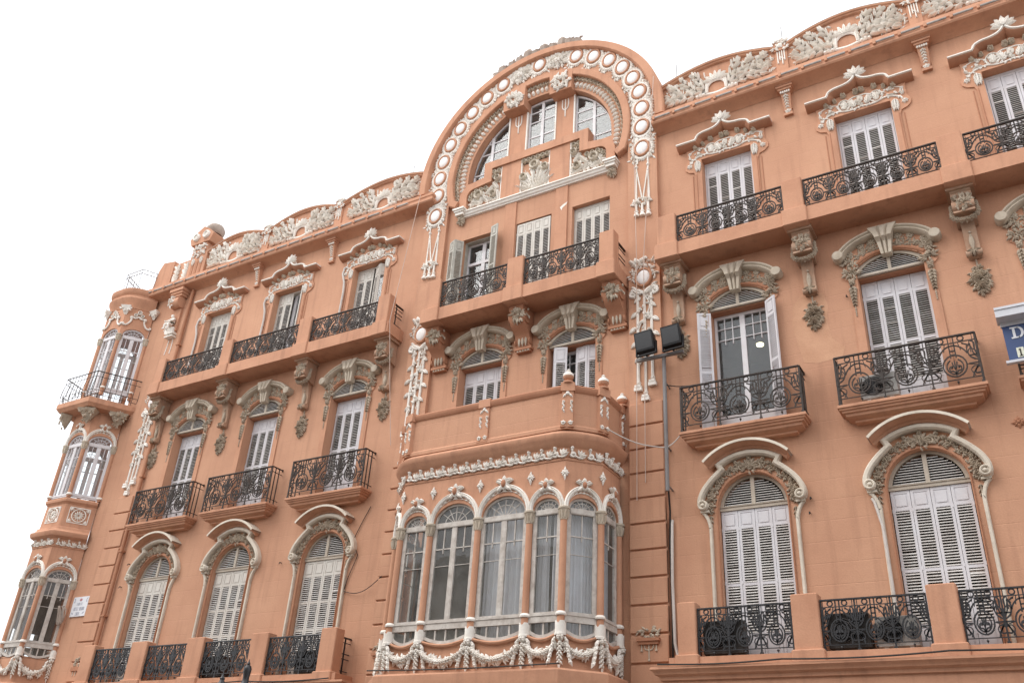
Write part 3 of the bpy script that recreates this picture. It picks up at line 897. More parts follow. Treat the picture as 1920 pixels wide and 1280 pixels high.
# ---- third floor windows and ogee hoods
def f3_hood():
    half = smoothpath([(-1.25, 18.10), (-.74, 18.10)], 1) + smoothpath([(-.71, 18.14), (-.66, 18.23), (-.52, 18.29), (-.34, 18.31), (-.19, 18.35), (-.08, 18.43), (0, 18.55)], 4)
    path = mir(half)
    m = M(); m.sweep(path, [(-.01, .02), (-.01, -.23), (-.045, -.225), (-.10, -.16), (-.13, -.05), (-.14, .02)])
    hood = put("ogee_hood", m.mesh("ogee_hood", "terracotta_dark"), None)
    m = M(); m.sweep(path, [(.03, .02), (.03, -.24), (.015, -.265), (-.015, -.265), (-.028, -.24), (-.028, .02)])
    part("hood_edge", m, "white_plaster", hood)
    pl = M()
    pl.prism([(-1.07, 18.06), (-1.03, 17.90), (-1.03, 17.62), (-1.10, 17.45), (-1.09, 17.33), (-1.00, 17.24), (-.86, 17.19), (-.82, 17.08), (-.82, 14.68), (-.653, 14.68), (-.653, 18.06)], -.035, .01)
    pl.mirror()
    pl.prism([(-.652, 17.562), (.652, 17.562), (.652, 18.1), (.40, 18.28), (0, 18.42), (-.40, 18.28), (-.652, 18.1)], -.0355, .01)
    part("surround", pl, "terracotta_trim", hood)
    # fine reed on the jambs
    for s in (-1, 1):
        m = M(); m.vine([(s * .90, 14.70), (s * .90, 17.10)], .012, .0); m.vine([(s * .79, 14.70), (s * .79, 17.12)], .010, -.035)
        part("reed", m, "terracotta_dark", hood)
    # finial leaf fan
    m = M()
    for a in (-72, -48, -24, 0, 24, 48, 72):
        L = .33 - abs(a) * .0012
        m.leaf(0 + math.sin(R(a)) * .03, 18.52, R(90 - a), L, .058, -.22, .07, curl=-R(a) * .25)
    for a in (-36, -12, 12, 36):
        m.leaf(0, 18.52, R(90 - a), .21, .045, -.26, .06)
    m.prism([(-.07, 18.50), (.07, 18.50), (.10, 18.60), (-.10, 18.60)], -.24, -.02)
    part("leaf_finial", m, "white_plaster", hood)
    # vine relief
    m = M(); rn = random.Random(5); y0 = -.035
    for s in (-1, 1):
        m.ring(s * .37, 17.82, .145, .014, y0, .04, n=16, rz=.17)
        m.cluster(s * .37, 17.82, .11, .12, y0, .06, 12, 64 + s, .85, .04)
        m.cluster(s * .62, 17.80, .12, .12, y0, .05, 12, 67 + s, .9, .038)
        m.cluster(s * .86, 17.66, .09, .12, y0, .05, 9, 70 + s, .9, .036)
        m.acanthus(s * .37, 17.70, R(90), .25, .15, y0, .06, 3)
        m.acanthus(s * .37, 17.92, R(-90), .16, .10, y0, .05, 2)
        m.vine(smoothpath([(0, 17.66), (s * .18, 17.63), (s * .36, 17.64), (s * .55, 17.70), (s * .74, 17.66), (s * .88, 17.58), (s * .93, 17.50)], 3), .022, y0)
        m.vine(smoothpath([(s * .25, 17.95), (s * .14, 18.0), (0, 18.0)], 3), .018, y0)
        m.vine(smoothpath([(s * .50, 17.86), (s * .62, 17.93), (s * .80, 17.92), (s * .95, 17.85), (s * .96, 17.7)], 3), .014, y0)
        m.acanthus(s * .62, 17.87, R(90 - s * 50), .17, .09, y0, .05, 2)
        m.acanthus(s * .60, 17.72, R(90 - s * 95), .20, .08, y0, .05, 2)
        m.acanthus(s * .13, 17.68, R(90 - s * 20), .28, .16, y0, .07, 3)
        m.acanthus(s * .04, 17.80, R(90 + s * 20), .18, .12, y0, .06, 3)
        m.acanthus(s * .16, 17.90, R(-90 + s * 30), .14, .08, y0, .05, 2)
        m.acanthus(s * .75, 17.54, R(-90), .36, .17, y0, .07, 4)
        m.flower(s * .97, 17.42, .075, y0, .06, n=6)
        m.acanthus(s * .93, 17.62, R(90 - s * 20), .12, .07, y0, .05, 2)
        m.flower(s * .95, 17.84, .05, y0, .04, n=5)
        m.cluster(s * .12, 17.76, .14, .13, y0, .06, 18, 60 + s, .85, .038)
    part("vine_relief", m, "white_plaster", hood)
    for s in (-1, 1):
        for x, z, r in ((.36, 18.13, .075), (.57, 18.03, .055), (.78, 17.98, .07)):
            fm = M(); fm.rose(0, 0, r, -.05, .13, seed=int(x * 100)); part("flower_boss", fm, "beige_plaster", hood, (s * x, 0, z))
    fm = M(); fm.rose(-.06, 18.13, .08, -.05, .14, seed=2); fm.rose(.07, 18.14, .08, -.05, .14, seed=8)
    part("flower_boss", fm, "beige_plaster", hood)
    return hood
H3 = f3_hood()
def f3_window(xw, kind='shut', mat="shutter_white"):
    fr = M(); y = .24
    fr.box(-.65, -.62, y - .03, y + .1, 14.68, 17.56); fr.box(.62, .65, y - .03, y + .1, 14.68, 17.56)
    fr.box(-.62, .62, y - .03, y + .1, 17.50, 17.558)
    w = part("window", fr, mat, B, (xw, 0, 0), smooth=None)
    f = {'shut': ((0, 0), (0, 0)), 'ajar': ((0, 0), (38, -30)), 'half': ((8, -8), (95, -84))}[kind]
    shutters(w, 0, y - .01, .615, 14.69, 17.495, mat, "slat_grey", LAY_3, fold=f, seed=51)
    if kind != 'shut': glazed_door(w, 0, .38, .64, 14.69, 17.55, bars=False)
    return w
first = True
k3 = {LW[0]: 'ajar', LW[1]: 'half'}
for xw in RW + LW:
    if first: H3.parent = B; H3.location = (xw, 0, 0); first = False
    else: dup(H3, B, (xw, 0, 0))
    f3_window(xw, k3.get(xw, 'shut'), "shutter_white" if xw > 0 else "shutter_cream")

# ------------------------------------------------------------------ iron railings
_rp = {}
def rail_panel(Lp, H, n, mat):
    key = (round(Lp, 2), round(H, 2), n, mat)
    if key in _rp: return _rp[key]
    m = M(); W = Lp / n; k = H; r = .0165
    T = lambda pts, rr=r, sd=4: m.tube([(x, 0, z * k) for x, z in pts], rr, sd)
    m.box(0, Lp, -.028, .028, k - .012, k + .016)
    m.box(0, Lp, -.010, .010, .855 * k, .872 * k)
    m.box(0, Lp, -.010, .010, .115 * k, .132 * k)
    for i in range(n + 1):
        x = min(max(i * W, .012), Lp - .012)
        m.box(x - .014, x + .014, -.014, .014, 0, k - .012)
        m.box(x - .03, x + .03, -.02, .02, .0, .045)
        m.box(x - .024, x + .024, -.02, .02, .40 * k, .50 * k)
    for i in range(n):
        c = (i + .5) * W
        w = min(W, .8 * k)
        for s in (-1, 1):
            m2 = arc(c + s * .21 * w, .932 * k, .052 * k, 0, 360, 10)
            m.tube([(x, 0, z) for x, z in m2], r, 4, False)
            T([(c + s * .055 * w, 1.0), (c + s * .055 * w, .56)])
            # sprays rising and falling from each standard
            e = c + s * W * .5
            T(smoothpath([(e, .46), (e - s * .10 * W, .60), (e - s * .13 * W, .74), (e - s * .27 * W, .82)], 3))
            T(smoothpath([(e, .48), (e - s * .06 * W, .66), (e - s * .05 * W, .80), (e - s * .14 * W, .86)], 3))
            T(smoothpath([(e, .44), (e - s * .15 * W, .52), (e - s * .21 * W, .64), (e - s * .20 * W, .74)], 3))
            T(smoothpath([(e, .42), (e - s * .07 * W, .32), (e - s * .16 * W, .20), (e - s * .19 * W, .125)], 3))
            T(smoothpath([(e, .36), (e - s * .10 * W, .28), (e - s * .12 * W, .20), (e - s * .02 * W, .20)], 3))
            T([(e, .40), (e - s * .22 * W, .40)]); T([(e, .56), (e - s * .17 * W, .56)])
            for (px, pz, an) in ((.27, .82, 40), (.20, .74, 100), (.14, .78, 60), (.16, .22, -60)):
                a = R(an if s < 0 else 180 - an)
                x0, z0 = e - s * px * W, pz * k
                m.add([(x0 - .03 * math.cos(a), 0.006, z0 - .03 * math.sin(a)), (x0 + .022 * math.sin(a), 0, z0 - .022 * math.cos(a)), (x0 + .04 * math.cos(a), -.006, z0 + .04 * math.sin(a)), (x0 - .022 * math.sin(a), 0, z0 + .022 * math.cos(a)), (x0, -.02, z0)],
                      [(0, 1, 4), (1, 2, 4), (2, 3, 4), (3, 0, 4)])
            # palmette scrolls inside the circle
            T(smoothpath([(c, .235), (c + s * .05 * w, .30), (c + s * .115 * w, .31), (c + s * .115 * w, .38), (c + s * .07 * w, .385)], 3))
            m.tube([(c + s * .075 * w, 0, .375 * k - .02), (c + s * .075 * w, 0, .375 * k + .03)], .022, 5)
            T(smoothpath([(c, .33), (c + s * .035 * w, .40), (c + s * .05 * w, .48)], 2))
        for s in (-1, 1):
            T([(c + s * .36 * W, .865), (c + s * .36 * W, .62)], .011); T([(c + s * .43 * W, 1.0), (c + s * .43 * W, .66)], .009)
            T(smoothpath([(c + s * .5 * W, .60), (c + s * .36 * W, .70), (c + s * .30 * W, .60), (c + s * .36 * W, .50), (c + s * .5 * W, .44)], 3), .012)
            T(smoothpath([(c + s * .5 * W, .30), (c + s * .38 * W, .34), (c + s * .30 * W, .27), (c + s * .36 * W, .15)], 3), .012)
            T([(c + s * .25 * W, .40), (c + s * .5 * W, .34)], .010); T([(c + s * .13 * W, .865), (c + s * .17 * W, .70)], .011)
        T([(c - .055 * w, .70), (c + .055 * w, .70)]); T([(c - .055 * w, .62), (c + .055 * w, .62)])
        rc = .245 * w
        m.tube([(x, 0, z) for x, z in arc(c, .40 * k, rc, 0, 360, 18, .215 * k)], r * 1.1, 4, False)
        m.tube([(x, 0, z) for x, z in arc(c, .385 * k, rc * .70, 118, 422, 14, .15 * k)], r, 4)
        m.tube([(x, 0, z) for x, z in arc(c, .44 * k, rc * 1.35, 28, 152, 12, .37 * k)], r, 4)
        T([(c, .185), (c, .50)])
        m.tube([(c, 0, .10 * k), (c, 0, .075 * k), (c, 0, .03 * k)], [.006, .03, .004], 4)
        m.tube([(c, 0, .33 * k), (c, 0, .36 * k), (c, 0, .42 * k)], [.008, .028, .008], 5)
    me = m.mesh("railing", mat, 50)
    _rp[key] = me
    return me

# ---- second floor single balconies
def f2_balcony():
    hw, d = 1.36, .44
    path = [(-hw, .02), (-hw, -d), (hw, -d), (hw, .02)]
    m = M()
    prof = [(-.30, 9.755), (0, 9.755), (.02, 9.74), (.02, 9.69), (-.01, 9.68), (-.015, 9.645), (-.05, 9.635), (-.055, 9.595), (-.10, 9.58), (-.11, 9.53), (-.17, 9.50), (-.28, 9.47), (-.42, 9.43)]
    m.plan(path, prof, caps=False)
    m.box(-hw + .25, hw - .25, -d + .25, .01, 9.435, 9.75)
    m.add([(-hw + .3, .01, 9.755), (-hw + .3, -d + .29, 9.755), (hw - .3, -d + .29, 9.755), (hw - .3, .01, 9.755)], [(0, 1, 2, 3)])
    b = put("balcony", m.mesh("balcony", "terracotta_trim", 30), None)
    put("railing", rail_panel(2 * hw - .06, 1.075, 3, "iron_rust"), b, (-hw + .03, -d + .03, 9.76))
    for s in (-1, 1):
        m = M(); x = s * (hw - .03)
        m.box(x - .02, x + .02, -d + .03, .0, 10.825, 10.85)
        for zz in (9.87, 10.68): m.box(x - .008, x + .008, -d + .03, 0, zz, zz + .016)
        for yy in (-d + .03, -d + .16, -d + .30): m.box(x - .012, x + .012, yy - .012, yy + .012, 9.76, 10.83)
        m.box(x - .016, x + .016, -.03, 0.0, 10.80, 10.87)
        part("side_railing", m, "iron_rust", b, smooth=None)
    return b
BAL2 = f2_balcony()
first = True
for xw in RW + LW:
    if first: BAL2.parent = B; BAL2.location = (xw, 0, 0); first = False
    else: dup(BAL2, B, (xw, 0, 0))

# ---- long balconies with masonry piers
def long_balcony(x0, x1, piers, yf, z_soff, z_top, z_rail, z_pier, mat_iron, unit, blocks=True, ends=(True, True), label=None, pier_d=.30):
    m = M()
    m.box(x0, x1, yf, .01, z_soff, z_top)
    # little drip moulding
    b = part("long_balcony", m, "terracotta_trim", B, smooth=None, label=label)
    for a, c in piers:
        m = M()
        m.cbox(a, c, yf + .02, yf + .02 + pier_d, z_top - .01, z_pier, .018)
        if blocks:
            m.cbox(a - .05, c + .05, yf - .045, yf + .02 + pier_d, z_soff - .035, z_top + .045, .02)
        part("pier", m, "terracotta_trim", b)
    for (a0, a1), (c0, c1) in zip(piers, piers[1:]):
        Lp = c0 - a1 - .03
        put("railing", rail_panel(Lp, z_rail - z_top - .005, max(2, round(Lp / unit)), mat_iron), b, (a1 + .015, yf + .10, z_top + .003))
    return b
def side_rail(b, x, yf, z_top, z_rail, mat):
    m = M()
    m.box(x - .028, x + .028, yf + .3, 0, z_rail - .02, z_rail + .01)
    for zz in (z_top + .1, z_rail - .13, z_top + .38, z_top + .5): m.box(x - .009, x + .009, yf + .3, 0, zz, zz + .018)
    m.box(x - .014, x + .014, yf + .42, yf + .45, z_top, z_rail)
    part("side_railing", m, mat, b, smooth=None)
P3 = [(4.17, 4.66), (7.29, 7.75), (10.66, 11.15), (13.9, 14.4)]
b = long_balcony(4.10, 16, P3, -.72, 14.27, 14.64, 15.47, 15.56, "iron_rust", .62)
P3L = [(-14.32, -13.95), (-11.16, -10.70), (-7.78, -7.28), (-4.66, -4.22)]
b = long_balcony(-14.45, -4.12, P3L, -.72, 14.27, 14.64, 15.47, 15.62, "iron_rust", .62)
side_rail(b, -4.26, -.72, 14.66, 15.42, "iron_rust")
P1 = [(4.36, 4.74), (6.60, 7.10), (8.95, 9.44), (11.35, 11.85), (13.75, 14.2)]
b = long_balcony(4.18, 16, P1, -.64, 4.79, 4.97, 5.88, 6.02, "iron_black", .60)
P1L = [(-14.15, -13.62), (-12.0, -11.33), (-9.70, -9.05), (-7.30, -6.70), (-4.92, -4.42)]
b = long_balcony(-14.3, -4.25, P1L, -.64, 4.79, 4.97, 5.90, 6.04, "iron_black", .56, label="first floor balcony left of the bay window")
side_rail(b, -4.46, -.64, 4.97, 5.86, "iron_black")
# ledge below the first floor balconies
for x0, x1 in ((4.0, 16.5), (-15.9, -4.05)):
    m = M()
    m.plan([(x0, .02), (x0, -.62), (x1, -.62), (x1, .02)], [(-.4, 4.785), (.16, 4.785), (.17, 4.74), (.12, 4.70), (.10, 4.655), (.03, 4.62), (.02, 4.56), (-.03, 4.55), (-.03, 4.36), (-.4, 4.36)], caps=False)
    m.box(x0 + .35, x1 - .35, -.25, .01, 4.365, 4.78)
    part("ledge", m, "terracotta_trim", B, smooth=28)
    # panelled underside and ground floor shell keystones
# ---- consoles under the third floor balconies
def console():
    m = M()
    # S-scroll side profile extruded in x
    prof = [(-.02, 14.24), (-.50, 14.24), (-.50, 14.16), (-.46, 14.13), (-.46, 13.98), (-.49, 13.93), (-.50, 13.82), (-.46, 13.70), (-.38, 13.63), (-.27, 13.60), (-.20, 13.55), (-.13, 13.38), (-.10, 13.1), (-.09, 12.75), (-.02, 12.70)]
    def extr(hw, pr):
        n = len(pr); vs = [(-hw, y, z) for y, z in pr] + [(hw, y, z) for y, z in pr]
        fs = [tuple(range(n)), tuple(range(2 * n - 1, n - 1, -1))] + [(i, (i + 1) % n, (i + 1) % n + n, i + n) for i in range(n)]
        m.add(vs, fs)
    extr(.20, [p for p in prof if p[1] > 13.5] + [(-.02, 13.5)])
    extr(.13, [(-.02, 13.56), (-.22, 13.56), (-.15, 13.38), (-.11, 13.1), (-.10, 12.72), (-.02, 12.70)])
    m.box(-.27, .27, -.56, .01, 14.18, 14.27)
    m.tube([(-.215, -.41, 13.80), (.215, -.41, 13.80)], .125, 12)
    m.box(-.205, .205, -.50, -.30, 13.615, 13.66)
    for s in (-1, 1):
        m.tube([(s * .10 - .055, -.14, 12.78), (s * .10 + .055, -.14, 12.78)], .075, 10)
    c = put("console", m.mesh("console", "console_plaster"), None)
    m = M()
    for x in (-.12, 0, .12): m.dome(x, 14.055, .045, -.46, .03, n=8)
    m.rose(0, 13.90, .085, -.50, .07, seed=3)
    for s in (-1, 1): m.spiral(s * .13, 13.80, .06, .015, R(90), s * 1.2, .022, -.50, n=9); m.acanthus(s * .12, 13.92, R(90 - s * 30), .12, .08, -.50, .05, 2)
    m.acanthus(0, 13.98, R(90), .10, .10, -.50, .03, 2)
    m.cluster(0, 13.84, .16, .17, -.50, .06, 40, 77, .6, .042)
    part("acanthus_relief", m, "grey_plaster", c)
    m = M()
    # garland slung round the scroll
    for i in range(15):
        t = i / 14; a = R(180 + 180 * t)
        x = .25 * math.cos(a); z = 13.70 + .20 * math.sin(a)
        m.rose(x, z, .055, -.30 - .05 * math.sin(PI * t), .08, seed=i)
        m.sleaf(x, z, a + (i % 3 - 1) * .8, .075, .026, -.31, .06, n=2)
    for s in (-1, 1):
        for i in range(5):
            m.rose(s * .245, 13.92 - i * .055, .045, -.28 - i * .01, .06, seed=i + 20)
    part("garland", m, "grey_plaster", c)
    m = M()
    # leaf over the lower scroll
    for a in (-150, -120, -90, -60, -30):
        m.leaf(0, 12.86, R(a), .17, .032, -.17, .06, curl=(a + 90) / 90 * .5)
    m.sleaf(0, 13.25, R(-90), .40, .055, -.13, .05, n=4)
    for i in range(4): m.dome(.0, 13.3 - i * .09, .03, -.15, .03, n=6, rings=1)
    part("acanthus_leaf", m, "grey_plaster", c)
    # hanging bunch of flowers on the wall below
    m = M()
    m.vine([(0, 12.70), (0, 12.5)], .02, 0)
    m.cluster(0, 12.46, .10, .06, 0, .09, 14, 41, .45, .045)
    m.cluster(0, 12.24, .17, .15, 0, .14, 46, 42, .25, .055)
    m.cluster(0, 12.04, .13, .13, 0, .12, 30, 43, .25, .05)
    m.cluster(0, 11.88, .06, .09, 0, .08, 12, 44, .4, .04)
    for s in (-1, 1):
        for q in range(4): m.sleaf(s * .12, 12.38 - q * .11, R(90 - s * (70 + q * 18)), .11, .026, 0, .05, curl=-s * .4)
    part("flower_drop", m, "grey_plaster", c)
    return c
CON = console()
first = True
for x in (4.45, 7.55, 10.88, 14.1, -4.45, -7.55, -10.98, -14.2):
    if first: CON.parent = B; CON.location = (x, 0, 0); first = False
    else: dup(CON, B, (x, 0, 0))
# ---- main cornice and its brackets
for x0, x1 in ((3.98, 16.9), (-16.9, -3.70)):
    m = M()
    prof = [(-.2, 19.62), (.04, 19.62), (.05, 19.58), (.12, 19.55), (.13, 19.46), (.20, 19.43), (.21, 19.34), (.33, 19.31), (.34, 19.22), (.315, 19.19), (.31, 19.12), (.36, 19.11), (.37, 19.02), (.34, 18.98), (.18, 18.95), (.10, 18.92), (.02, 18.90), (-.05, 18.86)]
    m.plan([(x0, .02), (x0, -.06), (x1, -.06), (x1, .02)] if x0 < 0 else [(x0, -.06), (x1, -.06)], prof, caps=False)
    c = part("cornice", m, "terracotta_trim", B, smooth=28)
    n = int((x1 - x0) / .575)
    rod = None; blk = None
    for i in range(n):
        xa = x0 + .05 + i * .575
        if rod is None:
            mm = M(); mm.tube([(.075, 0, 0), (.5, 0, 0)], .030, 7); rod = mm.mesh("rod", "lead_grey")
            mm = M(); mm.cbox(0, .07, -.05, .06, -.055, .075, .008); blk = mm.mesh("block", "terracotta_trim")
        put("rod", rod, c, (xa, -.455, 19.135)); put("block", blk, c, (xa, -.43, 19.13))
def cbracket():
    m = M()
    m.cbox(-.22, .22, -.30, .01, 19.00, 18.93 + .02, .01)
    for i, (hw, d, z0, z1) in enumerate(((.21, .28, 18.88, 18.955), (.17, .24, 18.82, 18.88), (.14, .20, 18.76, 18.82))):
        m.box(-hw, hw, -d, .01, z0, z1)
    vs = [(-.12, -.17, 18.76), (.12, -.17, 18.76), (.12, .01, 18.76), (-.12, .01, 18.76), (-.085, -.06, 18.16), (.085, -.06, 18.16), (.085, .01, 18.16), (-.085, .01, 18.16)]
    m.add(vs, [(3, 2, 1, 0), (0, 1, 5, 4), (1, 2, 6, 5), (3, 0, 4, 7), (4, 5, 6, 7)])
    m.box(-.11, .11, -.09, .01, 18.09, 18.16); m.box(-.11, .11, -.06, .01, 18.28, 18.32)
    c = put("cornice_bracket", m.mesh("cornice_bracket", "terracotta_trim", 30), None)
    m = M()
    for i in range(5): m.tube([(-.10 + i * .05, -.20, 18.80), (-.10 + i * .05, -.20, 18.74)], .022, 6)
    for i in range(5):
        z = 18.68 - i * .08; y = -.155 + i * .02
        for s in (-1, 1): m.sleaf(0, z, R(-90 + s * 55), .09 - i * .006, .026, y, .05, n=2)
        m.dome(0, z, .025, y - .02, .035, n=6, rings=1)
    part("star_flower", M().flower(0, 18.215, .085, -.065, .05, n=5), "white_plaster", c)
    part("leaf_pendant", m, "white_plaster", c)
    return c
CBR = cbracket()
first = True
for x in (7.54, 10.80, 14.0, -7.58, -11.0):
    if first: CBR.parent = B; CBR.location = (x, 0, 0); first = False
    else: dup(CBR, B, (x, 0, 0))
# ---- parapet
def foliage_panel(w, h, seed):
    """sprays of long pointed leaves either side of a rounded shield"""
    rn = random.Random(seed); m = M()
    cw = w / 2
    for s in (-1, 1):
        k = (cw - .13) / 1.35
        for q in range(95):
            xx = rn.uniform(.30, cw - .02); zz = rn.uniform(.03, .98) * h
            m.sleaf(s * xx, zz, (R(55) if s > 0 else R(125)) + rn.uniform(-1.0, 1.0), rn.uniform(.10, .16), .024, 0, rn.uniform(.03, .055), n=2, curl=rn.uniform(-.6, .6))
        stems = (((.30, .10), (.58, .34), (.95, .44), (1.28, .50)), ((.32, .14), (.42, .50), (.56, .92)), ((.52, .30), (.74, .62), (.90, .98)),
                 ((.50, .16), (.86, .20), (1.18, .14)), ((.92, .44), (1.10, .70), (1.22, .98)))
        for si, st in enumerate(stems):
            pth = smoothpath([(s * x * k, z * h) for x, z in st], 8)
            m.vine(pth, .026, 0, taper=True)
            step = 0.0; n = len(pth)
            for i in range(3, n, 4):
                p, o = pth[i], pth[i - 2]
                a = math.atan2(p[1] - o[1], p[0] - o[0])
                for sd in (-1, 1):
                    an = a + sd * R(rn.uniform(28, 48)); L = rn.uniform(.19, .27)
                    ex, ez = p[0] + L * math.cos(an), p[1] + L * math.sin(an)
                    if ez > h * 1.10 or ez < -.03 or abs(ex) > cw + .03: L *= .6
                    if abs(ex) < .26 and ez < .55 * h: continue
                    m.leaf(p[0], p[1], an, L, rn.uniform(.029, .037), -rn.uniform(0, .07), rn.uniform(.09, .13), n=5, curl=-sd * rn.uniform(.1, .6))
            m.leaf(pth[-1][0], pth[-1][1], math.atan2(pth[-1][1] - pth[-4][1], pth[-1][0] - pth[-4][0]), .20, .036, -.03, .09, n=5)
        for q in range(3): m.dome(s * (.36 + .09 * q), .08 * h + .03 * (q % 2), .05, -.01, .09, n=8)
        m.leaf(s * .27, .10 * h, R(90 - s * 6), .50 * h, .055, -.03, .07, n=5, curl=s * .35)
        m.leaf(s * .30, .08 * h, R(90 - s * 100), .30, .045, -.02, .07, n=5, curl=s * .5)
    for a in (-85, -55, -28, 0, 28, 55, 85):
        m.leaf(a * .0016, .50 * h, R(90 - a), .25, .05, -.04, .09, n=4)
    m.vine(smoothpath([(-.26, .12 * h), (-.25, .32 * h), (-.15, .46 * h), (0, .50 * h), (.15, .46 * h), (.25, .32 * h), (.26, .12 * h)], 4), .034, -.02)
    m.vine(smoothpath([(-.3, .08 * h), (0, .03 * h), (.3, .08 * h)], 4), .032, -.01)
    # follow the arched top of the panel
    m.v = [(x, y, z * (1.0 + .40 * math.sin(PI * min(1, max(0, (x + cw) / w))))) for x, y, z in m.v]
    return m.mesh("foliage_relief", "white_plaster", 27)
def parapet(x0, x1, panels, name="parapet"):
    """wall with arched coping over each panel"""
    top = []
    for a, c in panels:
        for i in range(13):
            t = i / 12; top.append((a + (c - a) * t, 20.47 + .33 * math.sin(PI * t) ** 0.9))
    m = M()
    pts = [(x0, 20.45)] + top + [(x1, 20.45)]
    pts = [p for i, p in enumerate(pts) if i == 0 or p[0] > pts[i - 1][0] + 1e-4]
    n = len(pts)
    lo = [(x, 19.40) for x, z in pts]
    m.band(pts, lo, -.06, .30)
    p = part("parapet", m, "terracotta_trim", B, smooth=30)
    for a, c in panels:
        tp = [(a + (c - a) * i / 12, 20.47 + .33 * math.sin(PI * i / 12) ** .9) for i in range(13)]
        m = M(); m.sweep(tp, [(.03, .34), (.03, -.16), (.0, -.18), (-.03, -.17), (-.04, -.135), (-.075, -.13), (-.095, -.09), (-.10, .0)])
        part("coping", m, "terracotta_trim", p, smooth=30)
        m = M(); m.sweep(tp, [(.032, .34), (.050, .34), (.050, -.165), (.032, -.165)])
        part("coping_edge", m, "coping_grey", p, smooth=30)
    return p
PR = [(4.15, 7.36), (7.72, 10.62), (10.98, 14.0)]
PL = [(-14.05, -11.18), (-10.82, -7.78), (-7.42, -3.92)]
FOL = foliage_panel(3.08, .70, 3)
FOL2 = foliage_panel(2.80, .70, 9)
pr = parapet(4.05, 16, PR); pl = parapet(-16.4, -3.85, PL)
for a, c in PR: put("foliage_relief", FOL if (c - a) > 3 else FOL2, pr, ((a + c) / 2, -.06, 19.63))
for a, c in PL: put("foliage_relief", FOL if (c - a) > 3 else FOL2, pl, ((a + c) / 2, -.06, 19.63))
def post():
    m = M()
    m.box(-.155, .155, -.10, .02, 19.42, 20.60); m.box(-.18, .18, -.14, .3, 20.32, 20.66)
    c = put("parapet_post", m.mesh("parapet_post", "terracotta_trim", 30), None)
    m = M()
    for sx in (-1, 1):
        for sz in (-1, 1):
            m.cluster(sx * .12, 20.49 + sz * .11, .06, .05, -.14, .05, 7, 5 + sx + 3 * sz, .7, .05)
    m.dome(0, 20.49, .075, -.14, .05, rz=.085, n=10)
    m.cluster(0, 20.66, .12, .05, -.10, .06, 8, 15, .7, .05)
    for x, L in ((-.09, .40), (-.03, .30), (.03, .46), (.09, .34)):
        m.tube([(x, -.115, 20.30), (x, -.115, 20.30 - L)], .017, 6)
        m.dome(x, 20.30 - L, .026, -.10, .04, n=6, rings=1)
    m.tube([(-.05, -.12, 20.12), (.06, -.12, 20.0)], .014, 5)
    part("post_relief", m, "white_plaster", c)
    return c
PO = post()
first = True
for x in (7.54, 10.80, 14.15):
    if first: PO.parent = B; first = False; PO.location = (x, 0, 0)
    else: dup(PO, B, (x, 0, 0))
for x in (-7.60, -11.0): dup(PO, B, (x, 0, 0))

# ------------------------------------------------------------------ centre bay: pilasters with quoins
PIL = [(XC + 3.02, XC + 3.86), (XC - 3.86, XC - 3.02)]
def ribbon_relief():
    """ribbon and ivy hanging from an oval medallion, ending in three tassels (local x, absolute z)"""
    m = M(); y0 = -.12
    m.cluster(0, 14.72, .26, .10, y0, .10, 26, 31, .75, .065)
    for s in (-1, 1):
        m.acanthus(s * .22, 14.68, R(90 - s * 40), .28, .12, y0, .08, 3)
        m.cluster(s * .30, 14.42, .07, .20, y0, .07, 14, 33 + s, .8, .05)
        # bow
        m.vine(smoothpath([(0, 13.80), (s * .16, 13.92), (s * .33, 13.90), (s * .36, 13.78), (s * .24, 13.74)], 4), .045, y0)
        m.leaf(s * .05, 13.80, R(90 - s * 75), .30, .07, y0 - .02, .08, curl=s * .5)
        for q in range(4): m.sleaf(s * .2, 13.95 - q * .02, R(90 - s * (40 + 35 * q)), .2, .045, y0, .07, curl=-s * .4)
    for x, zb in ((-.17, 11.20), (0.01, 10.92), (.19, 11.28)):
        m.vine([(x, 13.78), (x, zb + .13)], .036, y0, n=6)
        m.dome(x, zb + .12, .060, y0, .08, n=8); 
        m.box(x - .095, x + .095, y0 - .09, y0 + .01, zb - .10, zb - .01)
        m.box(x - .075, x + .075, y0 - .10, y0 + .01, zb - .01, zb + .045)
    rn = random.Random(4)
    for i in range(44):
        z = 13.70 - i * .042; x = .13 * math.sin(i * .55)
        m.sleaf(x, z, rn.uniform(0, 6.3), rn.uniform(.10, .18), .035, y0 - .03, .06, n=2, curl=rn.uniform(-.7, .7))
        if i % 5 == 0: m.leaf(x + .1 * (1 if i % 2 else -1), z, R(-90 + (50 if i % 2 else -50)), .22, .06, y0 - .01, .06)
    m.vine([(.15 * math.sin(i * .5), 13.75 - i * .11) for i in range(18)], .016, y0 - .03)
    return m
def upper_tassels():
    m = M(); y0 = -.12
    for s in (-1, 1):
        m.vine([(s * .17, 18.05), (s * .17, 16.65)], .022, y0); m.vine([(s * .17, 17.86), (0, 16.70)], .022, y0)
        m.vine([(s * .17, 18.0), (s * .20, 16.7)], .014, y0)
        m.dome(s * .17, 17.90, .05, y0, .06, n=8); m.dome(s * .17, 17.70, .032, y0, .05, n=6)
    m.cluster(0, 16.68, .28, .10, y0, .09, 34, 61, .5, .055)
    for x, dz in ((-.17, 0), (0, .02), (.17, .05)):
        m.tube([(x, y0 - .04, 16.60), (x, y0 - .04, 16.42 - dz)], .03, 6)
        m.lathe([(.03, 16.42 - dz), (.06, 16.38 - dz), (.04, 16.33 - dz), (.075, 16.27 - dz), (.075, 16.22 - dz), (.02, 16.20 - dz)], x, y0 - .03, 8)
    return m
